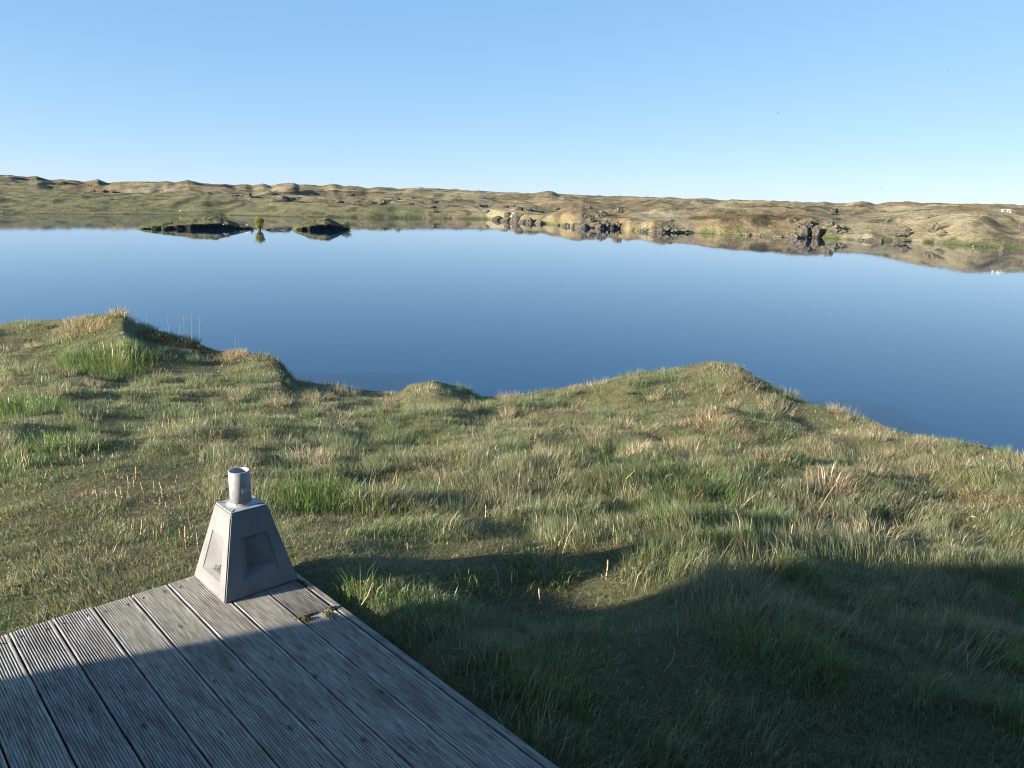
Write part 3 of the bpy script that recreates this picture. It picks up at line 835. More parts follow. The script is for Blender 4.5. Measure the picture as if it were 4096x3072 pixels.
# ------------------------------------------------------------------ deck
def W3(u, v, z): return Vector((U[0]*(u+O0) + V[0]*(v+E0), U[1]*(u+O0) + V[1]*(v+E0), z))
YAW = math.atan2(U[1], U[0])
deck = bpy.data.objects.new('wooden_deck', None); COL.objects.link(deck)
deck.location = W3(0, 0, DECK); deck.rotation_euler = (0, 0, YAW)
tag(deck, 'weathered grey deck of ribbed planks, half in shadow', 'deck')
def plank_mesh(w, y0, y1, nr=15, gd=0.0048, th=0.027):
    prof = []
    x = -w/2 + 0.0028; pit = (w - 0.0056)/nr
    prof.append((-w/2, -0.003))
    for k in range(nr):
        a = x + k*pit
        prof += [(a, 0.0), (a + pit*0.46, 0.0), (a + pit*0.58, -gd), (a + pit*0.88, -gd)]
    prof[-1] = (w/2 - 0.0028, 0.0); prof[-2] = (w/2-0.006, 0.0)
    prof.append((w/2, -0.003))
    prof += [(w/2, -th), (-w/2, -th)]
    n = len(prof)
    ys = np.linspace(y0, y1, max(2, int((y1-y0)/0.5) + 1))
    vs = []
    for y in ys:
        vs += [(px_, y, pz_) for px_, pz_ in prof]
    fl = []; lt = []
    for j in range(len(ys)-1):
        for k in range(n):
            k2 = (k+1) % n
            fl += [j*n+k2, j*n+k, (j+1)*n+k, (j+1)*n+k2]; lt.append(4)
    fl += list(range(n))[::1]; lt.append(n)
    b = (len(ys)-1)*n
    fl += [b + k for k in range(n)][::-1]; lt.append(n)
    return np_mesh('plank', vs, fl, lt, M_wood)
pm = plank_mesh(0.1435, -6.2, 0.0)
screw_bm = bmesh.new(); bmesh.ops.create_cone(screw_bm, cap_ends=True, segments=8, radius1=0.0052, radius2=0.0048, depth=0.003)
screw_me = bpy.data.meshes.new('screw'); screw_bm.to_mesh(screw_me); screw_bm.free(); screw_me.materials.append(M_screw)
SEAM = -0.645
for k in range(-30, 7):
    uc = 0.15*k + 0.075
    if k < 6:
        segs = [(pm, 0.004*math.sin(k*2.3))]
    else:
        segs = [(plank_mesh(0.1435, SEAM + 0.003, 0.0), 0.0), (plank_mesh(0.1435, -6.2, SEAM - 0.003), 0.0)]
    for me, dyk in segs:
        pl = link('plank', me, deck, (uc, dyk, 0.0012*math.sin(k*1.7)), (0, 0.0012*math.sin(k*3.1), 0))
        if me is not segs[0][0] or k < -4: continue
        for sx_ in (-0.045, 0.042):
            link('screw', screw_me, pl, (sx_ + 0.003*math.sin(k*5), -0.065 + 0.006*math.sin(k*4+sx_*90), 0.0008))
M_edge = wood_mat('weathered_board', 0.72)
for (y0, y1) in ((-0.657, 0.0), (-6.2, -0.662)):
    bm = bmesh.new(); box(bm, 1.0545, 1.0835, y0, y1, -0.145, -0.001)
    bmesh.ops.bevel(bm, geom=bm.edges[:], offset=0.003, segments=1, affect='EDGES')
    bm_obj('edge_board', bm, M_edge, deck)
# framing below, seen through the gaps
for yy in (-0.06, -0.66, -1.26, -1.86, -2.46, -3.6):
    bm = bmesh.new(); box(bm, -4.6, 1.052, yy-0.024, yy+0.024, -0.14, -0.029)
    bm_obj('joist', bm, M_edge, deck)
# moss in the seam
def moss(u, v, su, sv, lab, seed, n=170, hgt=0.012):
    r2 = np.random.default_rng(seed)
    bm = bmesh.new()
    for k in range(n):
        a = r2.normal(0, 0.42, 2); s = r2.uniform(0.0022, 0.0052)
        c = Vector((a[0]*su, a[1]*sv, abs(r2.normal(0, 0.4))*hgt))
        bmesh.ops.create_icosphere(bm, subdivisions=1, radius=s, matrix=Matrix.Translation(c))
    o = bm_obj('moss', bm, M_moss, None, W3(u, v, DECK), (0, 0, YAW))
    tag(o, lab, 'moss')
moss(1.035, -0.655, 0.016, 0.016, 'moss tuft at the edge board end of the plank joint', 1, 130, 0.010)
moss(0.93, -0.642, 0.045, 0.006, 'thin line of moss along the plank joint', 2, 170, 0.006)
moss(0.915, -0.665, 0.013, 0.012, 'dark moss crumbs at the inner end of the plank joint', 3, 120)
moss(1.00, -0.70, 0.012, 0.035, 'moss crumbs trailing along the rib below the plank joint', 4, 90, 0.006)
moss(1.05, -0.385, 0.007, 0.05, 'moss in the gap beside the edge board behind the concrete foot', 5, 130)

# ------------------------------------------------------------------ parasol foot
foot = bpy.data.objects.new('parasol_foot', None); COL.objects.link(foot)
S2 = 0.1700
foot.location = W3(0.7155 + 0.1705, -0.1665, DECK + 0.0005); foot.rotation_euler = (0, 0, YAW)
tag(foot, 'pyramid shaped concrete parasol foot with steel tube on the deck corner', 'parasol foot')
HT = 0.352; T2 = 0.0835
def face_recess(bm, rot, wl, wr):
    """one sloped side with a rounded trapezoid recess whose floor leans back from the lip at top."""
    def P(a, z, depth=0.0):               # a: -1..1 across, z: 0..1 up
        w = S2 + (T2 - S2)*z
        nx, nz = HT, S2 - T2
        l = math.hypot(nx, nz)
        p = Vector((a*w, -w + depth*nx/l, z*HT - depth*nz/l*-1*0 - depth*nz/l))
        return Matrix.Rotation(rot, 3, 'Z') @ p
    zb_, zt_ = 0.185, 0.70
    ab, at = 0.60, 0.56
    def ring(sb, st, zb, zt, depth_b, depth_t, rr):
        pts = []
        n = 5
        cs = [(-sb, zb, 1), (sb, zb, 1), (st, zt, 1), (-st, zt, 1)] if sb is not None else [(-ab + wl, zb, 1), (ab - wr, zb, 1), (at - wr*0.7, zt, 1), (-at + wl*0.7, zt, 1)]
        for i, (a, z, _) in enumerate(cs):
            pa, pz = cs[i-1][0], cs[i-1][1]; na, nz_ = cs[(i+1) % 4][0], cs[(i+1) % 4][1]
            for q in range(n):
                f = q/(n-1)
                w0 = (1-f)**2; w1 = 2*f*(1-f); w2 = f*f
                l0 = math.hypot((pa-a)*S2, (pz-z)*HT); l1 = math.hypot((na-a)*S2, (nz_-z)*HT)
                A0 = (a + (pa-a)*rr/l0, z + (pz-z)*rr/l0); A1 = (a + (na-a)*rr/l1, z + (nz_-z)*rr/l1)
                aa = A0[0]*w0 + a*w1 + A1[0]*w2; zz = A0[1]*w0 + z*w1 + A1[1]*w2
                dep = depth_b + (depth_t - depth_b)*(zz - zb)/(zt - zb)
                if sb is None:                       # floor tilts: deepest at the lower corner next to the wide bevel
                    fz = (zz - zb)/(zt - zb)
                    fa = (aa + ab - wl)/(2*ab - wl - wr); fa = min(max(fa if wl > wr else 1 - fa, 0), 1)
                    dep = (0.052*(1-fz) + 0.020*fz)*(1-fa) + (0.0055*(1-fz) + 0.004*fz)*fa
                pts.append(bm.verts.new(P(aa, zz, dep)))
        return pts
    r0 = ring(ab, at, zb_, zt_, 0.0, 0.0, 0.012)
    r1 = ring(ab-0.012, at-0.015, zb_+0.006, zt_-0.006, 0.0035, 0.0035, 0.011)
    r2 = ring(None, None, zb_+0.12, zt_-0.02, 0.032, 0.006, 0.006)
    for a_, b_ in ((r0, r1), (r1, r2)):
        k = len(a_)
        for i in range(k): bm.faces.new((a_[i], a_[(i+1) % k], b_[(i+1) % k], b_[i]))
    bm.faces.new(r2)
    c = [bm.verts.new(P(a, z)) for a, z in ((-1, 0), (1, 0), (1, 1), (-1, 1))]
    n = 5
    seg = [r0[i*n:(i+1)*n] for i in range(4)]
    for i in range(4):                      # corner fans and sides
        for q in range(n-1): bm.faces.new((c[i], seg[i][q+1], seg[i][q]))
        j = (i+1) % 4
        bm.faces.new((c[i], c[j], seg[j][0], seg[i][-1]))
bm = bmesh.new()
for q in range(4): face_recess(bm, q*PI/2, *((0.40, 0.045) if q % 2 == 0 else (0.045, 0.40)))
bmesh.ops.remove_doubles(bm, verts=bm.verts[:], dist=0.0005)
bt = [bm.verts.new((sx_*T2, sy_*T2, HT)) for sx_, sy_ in ((-1,-1),(1,-1),(1,1),(-1,1))]
bb_ = [bm.verts.new((sx_*S2, sy_*S2, 0)) for sx_, sy_ in ((-1,-1),(1,-1),(1,1),(-1,1))]
bm.faces.new(bt); bm.faces.new(bb_[::-1])
bmesh.ops.remove_doubles(bm, verts=bm.verts[:], dist=0.0005)
cedges = [e for e in bm.edges if len(e.link_faces) == 2 and e.calc_length() > 0.3]
bmesh.ops.bevel(bm, geom=cedges, offset=0.005, segments=2, affect='EDGES')
blk = bm_obj('concrete_block', bm, M_conc, foot)
bm = bmesh.new(); box(bm, -0.0805, 0.0805, -0.0805, 0.0805, HT + 0.0005, HT + 0.0065)
bmesh.ops.bevel(bm, geom=bm.edges[:], offset=0.0015, segments=1, affect='EDGES')
plate = bm_obj('mounting_plate', bm, M_galv, foot)
for (a, b_) in ((-0.062, -0.062), (0.062, -0.062), (0.062, 0.062), (-0.062, 0.062)):
    bm = bmesh.new(); box(bm, -0.014, 0.014, -0.0025, 0.0025, 0, 0.0012)
    bm_obj('slot', bm, M_brown_mark, plate, (a, b_, HT + 0.0066), (0, 0, math.atan2(b_, a)))
TZ0 = HT + 0.0065; TR = 0.0455; TTOP = 0.512
bm = bmesh.new(); lathe(bm, [(TR, TZ0), (TR, TTOP-0.001), (TR-0.001, TTOP), (TR-0.0055, TTOP), (TR-0.0065, TTOP-0.001), (TR-0.0065, TZ0)], 48, closed=True)
tb = bm_obj('tube', bm, M_galv, foot, None, None, True)
tb.data.polygons.foreach_set('use_smooth', np.ones(len(tb.data.polygons), bool))
bm = bmesh.new()
lathe(bm, [(TR+0.0012, TZ0+0.014), (TR+0.004, TZ0+0.008), (TR+0.010, TZ0+0.003), (TR+0.020, TZ0+0.0004)], 48)
for v in bm.verts: v.co *= 1; v.co.z += 0.0006*mnoise.noise(v.co*120)
bm_obj('weld', bm, M_galv, foot, None, None, True)
# camera-side direction in the foot's own axes
Rt = Matrix.Rotation(-YAW, 3, 'Z')
def loc_dir(ax): return Rt @ Vector((math.cos(ax), math.sin(ax), 0))
for zz in (0.487, 0.425):
    dirw = loc_dir(R(190))                       # bolts stick out to the left of the picture
    e_rot = math.atan2(dirw.y, dirw.x)
    bm = bmesh.new(); tube(bm, [(TR-0.012, 0, 0), (TR+0.016, 0, 0)], 0.0045, 10)
    bo = bm_obj('bolt', bm, M_bolt, tb, (0, 0, zz), (0, 0, e_rot))
    bm = bmesh.new(); bmesh.ops.create_cone(bm, cap_ends=True, segments=6, radius1=0.012, radius2=0.012, depth=0.008, matrix=Matrix.Translation((TR+0.019, 0, 0)) @ Matrix.Rotation(PI/2, 4, 'Y'))
    bm_obj('bolt_head', bm, M_bolt, bo)
def sticker(a0, a1, z0, z1, slant, torn, name='sticker'):
    bm = bmesh.new(); n = 14
    lo = []; hi = []
    for k in range(n+1):
        a = a0 + (a1-a0)*k/n; d = loc_dir(a)
        for lst, zz, tr in ((lo, z0, torn), (hi, z1, torn*0.5)):
            w = zz + slant*k/n + tr*mnoise.noise(Vector((k*1.7, zz*90, 3)))
            lst.append((d.x*(TR+0.0006), d.y*(TR+0.0006), w, d))
    r0 = [bm.verts.new(p[:3]) for p in lo]; r1 = [bm.verts.new(p[:3]) for p in hi]
    for k in range(n): bm.faces.new((r0[k], r0[k+1], r1[k+1], r1[k]))
    geom = bmesh.ops.solidify(bm, geom=bm.faces[:], thickness=0.0004)
    return bm_obj(name, bm, M_sticker, tb)
sticker(R(292), R(345), 0.418, 0.441, 0.003, 0.004)
sticker(R(318), R(352), 0.449, 0.475, 0.002, 0.002)
for a, zz in ((R(268), TZ0+0.010), (R(300), TZ0+0.012)):
    d = loc_dir(a); bm = bmesh.new(); bmesh.ops.create_icosphere(bm, subdivisions=1, radius=0.0042, matrix=Matrix.Translation((d.x*(TR+0.001), d.y*(TR+0.001), zz)))
    bm_obj('drip_hole', bm, M_brown_mark, tb)
bm = bmesh.new(); bmesh.ops.create_icosphere(bm, subdivisions=2, radius=0.0035)
tag(bm_obj('snail', bm, M_screw, None, foot.matrix_basis @ Vector((loc_dir(R(95)).x*(TR-0.003), loc_dir(R(95)).y*(TR-0.003), TTOP+0.003)), None, True), 'small dark snail on the back rim of the steel tube', 'snail')
# moulded lettering on the left side of the foot, shade in the letters given by dark colour
fc = bpy.data.curves.new('lettering', 'FONT'); fc.body = 'SÓLG'; fc.size = 0.033; fc.extrude = 0.0006; fc.align_x = 'CENTER'; fc.shear = 0.25
fc.materials.append(M_letter_shade)
_fo = bpy.data.objects.new('lettering_curve', fc); COL.objects.link(_fo)
bpy.context.view_layer.update()
_lm = bpy.data.meshes.new_from_object(_fo.evaluated_get(bpy.context.evaluated_depsgraph_get()))
bpy.data.objects.remove(_fo); _lm.name = 'lettering'
_lm.materials.clear(); _lm.materials.append(M_letter_shade)
lt = link('lettering', _lm, blk)
slope = math.atan2(S2 - T2, HT)
# left face is the one whose outward normal is -u: text runs along -v .. +v seen from outside
zc = 0.225
wz = S2 + (T2 - S2)*zc
nrm = Vector((-math.cos(slope), 0, math.sin(slope))); upv = Vector((math.sin(slope), 0, math.cos(slope))); rt_ = upv.cross(nrm)
pos = Vector((-wz, 0, zc*HT)) - nrm*0.0115 + upv*0.003 + rt_*(0.022) + upv*0.004
# tilt to lie on the sloping lower bevel of the recess
ang = R(22)
n2 = (nrm*math.cos(ang) + upv*math.sin(ang)); u2 = rt_.cross(n2) * -1
u2 = n2.cross(rt_)
lt.matrix_local = Matrix(((rt_.x, u2.x, n2.x, pos.x), (rt_.y, u2.y, n2.y, pos.y), (rt_.z, u2.z, n2.z, pos.z), (0, 0, 0, 1)))

# ------------------------------------------------------------------ cabin behind the camera (casts the big shadow)
sd = np.array([-sun_dir.x, -sun_dir.y]); sd /= np.linalg.norm(sd)
tip = np.array([1.22, 3.66]); tl = 8.0
CC = tip - sd*tl
hc = DECK - 0.05 + tl*math.tan(R(SUN_EL))
cab = bpy.data.objects.new('cabin', None); COL.objects.link(cab)
GZ = 1.6
cab.location = (CC[0], CC[1], GZ); cab.rotation_euler = (0, 0, math.atan2(-V[1], -V[0]))     # local x runs along the facade, local y is in front (+u)
tag(cab, 'dark boarded cabin with a pitched roof and an added wing behind the deck', 'cabin')
hw = hc - GZ; Wd = 6.4; Dp = 6.0; rise = 0.53*Wd/2
def gable(y0, y1, name, mat):
    bm = bmesh.new()
    pts = [(0, 0), (Wd, 0), (Wd, hw), (Wd/2, hw + rise), (0, hw)]
    a = [bm.verts.new((x, y0, z)) for x, z in pts]; b = [bm.verts.new((x, y1, z)) for x, z in pts]
    bm.faces.new(a); bm.faces.new(b[::-1])
    for k in range(5): bm.faces.new((a[k], b[k], b[(k+1) % 5], a[(k+1) % 5]))
    return bm_obj(name, bm, mat, cab)
gable(-Dp, 0, 'wall', M_clad)
for s in (0, 1):
    bm = bmesh.new()
    x0, z0, x1, z1 = (-0.02, hw + 0.002, Wd/2, hw + rise + 0.012) if s == 0 else (Wd/2, hw + rise + 0.012, Wd + 0.02, hw + 0.002)
    vs = [(x0, -Dp-.02, z0), (x1, -Dp-.02, z1), (x1, 0.02, z1), (x0, 0.02, z0)]
    a = [bm.verts.new(v) for v in vs]; b = [bm.verts.new((x, y, z + 0.05)) for x, y, z in vs]
    bm.faces.new(a[::-1]); bm.faces.new(b)
    for k in range(4): bm.faces.new((a[k], a[(k+1) % 4], b[(k+1) % 4], b[k]))
    bm_obj('roof', bm, M_roof, cab)
# added unseen wing, keeps sky light off the shaded deck and foot (local axes of the cabin: x along -v, y along +u)
inv = cab.matrix_basis.inverted()
p0 = inv @ W3(-4.3, -4.7, GZ); p1 = inv @ W3(2.9, -4.7, GZ)
bm = bmesh.new(); box(bm, p0.x, p0.x + 4.0, 0.03, p1.y, 0, 3.7); bm_obj('wall', bm, M_clad, cab)
bm = bmesh.new(); box(bm, p0.x - 0.25, p0.x + 4.1, 0.03, p1.y + 0.15, 3.702, 3.82); bm_obj('roof', bm, M_roof, cab)
bm = bmesh.new(); box(bm, p0.x - 0.04, p0.x - 0.003, 3.0, 4.6, 0.9, 2.1); bm_obj('window', bm, M_glass, cab)  # window on the added wing
bm = bmesh.new(); box(bm, 0.8, 1.7, 0.003, 0.05, 0.3, 2.2); bm_obj('door', bm, M_roof, cab)

# ------------------------------------------------------------------ grass
def straw_map(x, y):
    n = fbm(x*0.55 + 3, y*0.55, 3, 4)
    d = np.hypot(x, y)
    s = 0.40 + 0.9*(n - 0.45)
    s = s + 0.22*sstep(7, 12, d)
    ax = np.arctan2(x, y)
    s = s + 0.36*sstep(R(4), R(20), ax)*sstep(5.0, 9.0, d)
    s = s + 0.16*lawn(x, y)
    return np.clip(s, 0.04, 0.92)
def height_map(x, y):
    d = np.hypot(x, y)
    cl = fbm(x*2.6, y*2.6, 3, 2)
    ln = lawn(x, y)
    h = (0.042 + 0.10*sstep(0.36, 0.70, cl))
    h = h*(1 - 0.68*ln)*(1 - 0.52*sparse(x, y))
    h = h*(1 - 0.5*sstep(5.0, 10.0, d))
    return h
PAL = np.array([[0.150,0.195,0.078],[0.182,0.225,0.094],[0.182,0.220,0.145],[0.225,0.232,0.122],[0.196,0.235,0.108]])
STR = np.array([[0.43,0.365,0.225],[0.36,0.29,0.17],[0.28,0.21,0.115],[0.39,0.35,0.23]])
def blades(x, y, z, h, w, lean, yaw_w, col, seg2=True):
    n = len(x)
    a = rng.random(n)*2*PI
    bx, by = np.cos(a)*w*0.5, np.sin(a)*w*0.5
    la = yaw_w
    lx, ly = np.cos(la)*lean, np.sin(la)*lean
    P = np.stack([x, y, z], 1)
    z0 = np.zeros(n)
    side = np.stack([bx, by, z0], 1)
    mid = P + np.stack([lx*h*0.35, ly*h*0.35, h*0.62*np.sqrt(np.maximum(1-(lean*0.5)**2, 0.05))], 1)
    tip_ = P + np.stack([lx*h, ly*h, h*np.sqrt(np.maximum(1-np.minimum(lean, .98)**2, 0.03))], 1)
    if seg2:
        v = np.stack([P - side, P + side, mid - side*0.75, mid + side*0.75, tip_], 1).reshape(-1, 3)
        base = (np.arange(n)*5)[:, None]
        f = np.concatenate([base + np.array([0, 1, 3, 2]), base + np.array([2, 3, 4])], 1).reshape(-1)
        lt_ = np.tile([4, 3], n)
        return v, f, lt_, np.repeat(col, 5, 0)
    v = np.stack([P - side, P + side, tip_], 1).reshape(-1, 3)
    return v, np.arange(3*n), np.full(n, 3), np.repeat(col, 3, 0)
def merge(parts):
    vs, fs, ls, cs = [], [], [], []; off = 0
    for v, f, l, c in parts:
        vs.append(v); fs.append(f + off); ls.append(l); cs.append(c); off += len(v)
    return np.concatenate(vs), np.concatenate(fs), np.concatenate(ls), np.concatenate(cs)
def scatter(n, d0, d1, p=0.15, azr=R(50)):
    u_ = rng.random(n)
    d = (d0**(1+p) + u_*(d1**(1+p) - d0**(1+p)))**(1/(1+p))
    az = (rng.random(n)*2-1)*azr
    return d*np.sin(az), d*np.cos(az), d, az
def grass(n, d0, d1, seg2, wmul):
    x, y, d, az = scatter(n, d0, d1)
    dr, _, _ = rim(az)
    z = bank_z(x, y)
    ok = (d < dr + 0.9) & (z > 0.03) & ~((du(x, y) < 1.088) & (dv(x, y) < 0.012))
    # bare and mossy gaps between the tussocks
    gap = fbm(x*3.1 + 7, y*3.1, 3, 0)
    ok &= (rng.random(n) < 0.16 + 0.84*sstep(0.34, 0.62, gap) + 0.3*lawn(x, y) - 0.2*sparse(x, y))
    e_ = 0.06
    sl = np.hypot(bank_z(x + e_, y) - z, bank_z(x, y + e_) - z)/e_
    ok &= ~((sl > 0.62) & (rng.random(len(x)) < 0.75))
    x, y, d, z = x[ok], y[ok], d[ok], z[ok]; n = len(x)
    hm = height_map(x, y); sm = straw_map(x, y)
    pst = rng.random(n) < sm*0.62
    h = hm*(0.45 + 0.85*rng.random(n))*np.where(pst, 1.05, 1.0)
    tall = rng.random(n) < 0.02
    h = np.where(tall, h*1.5, h)
    w = 0.0034*(0.7 + 0.6*rng.random(n))*(1 + 0.09*np.maximum(d-3, 0))*wmul
    lean = np.clip(rng.normal(np.where(pst, 0.62, 0.40), 0.22), 0.03, 0.97)
    wind = fbm(x*0.9, y*0.9, 2, 1)*2*PI*1.6
    yaw = wind + rng.normal(0, 0.9, n)
    k = rng.integers(0, len(PAL), n); ks = rng.integers(0, len(STR), n)
    gcol = PAL[k]
    lush = sstep(0.50, 0.68, fbm(x*0.9 - 4, y*0.9, 2, 5))[:, None]
    gcol = gcol*(1-0.5*lush) + np.array([0.095, 0.180, 0.035])*0.5*lush
    c = np.where(pst[:, None], STR[ks], gcol)*(0.75 + 0.5*rng.random((n, 1)))
    return blades(x, y, z - 0.006, h, w, lean, yaw, c, seg2)
near = grass(440000, 1.7, 7.5, True, 0.88)
far_ = grass(840000, 7.0, 17.6, False, 1.05)
def thatch(n, d0, d1, wmul):
    x, y, d, az = scatter(n, d0, d1)
    dr, _, _ = rim(az); z = bank_z(x, y)
    ok = (d < dr + 0.5) & (z > 0.03) & ~((du(x, y) < 1.088) & (dv(x, y) < 0.012))
    x, y, d, z = x[ok], y[ok], d[ok], z[ok]; n = len(x)
    br = fbm(x*1.7, y*1.7, 3, 5)
    pal = np.array([[0.28,0.215,0.12],[0.20,0.14,0.075],[0.33,0.27,0.165],[0.12,0.15,0.05],[0.15,0.175,0.065],[0.13,0.14,0.055]])
    k = np.where(rng.random(n) < sstep(0.40, 0.65, br)*0.55 + 0.12, rng.integers(0, 3, n), rng.integers(3, 6, n))
    lie = rng.random(n) < 0.6
    h = np.where(lie, 0.05 + 0.06*rng.random(n), 0.018 + 0.022*rng.random(n))
    ln = np.where(lie, 0.90 + 0.07*rng.random(n), 0.2 + 0.5*rng.random(n))
    w = 0.0034*(0.7+0.6*rng.random(n))*(1 + 0.08*np.maximum(d-3, 0))*wmul
    return blades(x, y, z + 0.004*rng.random(n), h, w, ln, rng.random(n)*2*PI, pal[k]*(0.7+0.6*rng.random((n, 1))), False)
def mops(n, d0, d1):
    cx, cy, cd, ca = scatter(n, d0, d1, 0.8)
    per = 130
    rad = (0.07 + 0.16*rng.random(n))
    kind = rng.random(n) < 0.35 + 0.35*sstep(R(-5), R(20), ca)
    hh = (0.07 + 0.11*rng.random(n))*np.where(lawn(cx, cy) > 0.3, 0.35, 1.0)
    a = rng.random((n, per))*2*PI; r = np.sqrt(rng.random((n, per)))*rad[:, None]
    x = (cx[:, None] + r*np.cos(a)).ravel(); y = (cy[:, None] + r*np.sin(a)).ravel()
    az = np.arctan2(x, y); d = np.hypot(x, y); dr, _, _ = rim(az); z = bank_z(x, y)
    h = (hh[:, None]*(0.5 + 0.7*rng.random((n, per)))).ravel()
    lean = np.clip((0.35 + 0.4*kind[:, None]*rng.random((n, 1)) + 0.2*rng.normal(size=(n, per))), .03, .96).ravel()
    yaw = (a + rng.normal(0, 0.7, (n, per))).ravel()
    tintc = np.where(kind[:, None, None], STR[rng.integers(0, 4, (n, per))], PAL[rng.integers(0, 5, (n, per))])
    tintc = (tintc*(0.8 + 0.4*rng.random((n, 1, 1)))*(0.8 + 0.4*rng.random((n, per, 1)))).reshape(-1, 3)
    w = 0.0033*(1 + 0.09*np.maximum(d-3, 0))*1.2
    ok = (d < dr + 0.2) & (z > 0.05) & ~((du(x, y) < 1.11) & (dv(x, y) < 0.03)) & ~(np.repeat(sparse(cx, cy), per) > 0.5)
    return blades(x[ok], y[ok], z[ok] - .005, h[ok], w[ok], lean[ok], yaw[ok], tintc[ok], False)
v, f, l, c = merge([near, far_, thatch(150000, 1.7, 8.0, 1.0), thatch(90000, 8.0, 16.5, 1.3), mops(900, 3.6, 16.5)])
g = link('grass', np_mesh('grass', v, f, l, M_blade, False, c))
tag(g, 'mixed green and straw grass covering the lake bank', 'grass', kind='stuff')

# ------------------------------------------------------------------ single tufts
def tuft(px, py, rad, h, cols, n, lab, lean=(0.35, 0.2), wid=0.0042, flat=1.0, name='grass_tuft', cat='grass tuft', swirl=None):
    x0, y0, z0 = bank_hit(px, py)
    rr = np.sqrt(rng.random(n))*rad; a = rng.random(n)*2*PI
    x = x0 + rr*np.cos(a); y = y0 + rr*np.sin(a)
    z = bank_z(x, y) - 0.01
    hh = h*(0.22 + 0.85*rng.random(n)**1.3)*(1 - 0.45*(rr/rad)**2)
    ln = np.clip(rng.normal(lean[0] + 0.1, lean[1] + 0.05, n), 0.02, 0.97)
    yaw = a + rng.normal(0, 0.6, n) if swirl is None else np.full(n, swirl) + rng.normal(0, 0.5, n)
    d = math.hypot(x0, y0)
    w = wid*(0.7 + 0.6*rng.random(n))*(1 + 0.05*max(0, d-3))
    c = np.array(cols)[rng.integers(0, len(cols), n)]*(0.8 + 0.4*rng.random((n, 1)))
    v, f, l, c = blades(x, y, z, hh, w, ln, yaw, c, True)
    o = link(name, np_mesh(name, v - np.array([x0, y0, z0]), f, l, M_blade, False, c), None, (x0, y0, z0))
    return tag(o, lab, cat)
LUSH = [(0.10,0.19,0.034),(0.135,0.22,0.045),(0.12,0.185,0.048),(0.175,0.23,0.066),(0.19,0.205,0.085)]
BLE = [(0.54,0.46,0.31),(0.47,0.385,0.24),(0.42,0.34,0.20),(0.60,0.53,0.38)]
STRW = [(0.47,0.36,0.20),(0.41,0.295,0.15),(0.34,0.23,0.11),(0.51,0.41,0.24)]
m2 = 1.85172
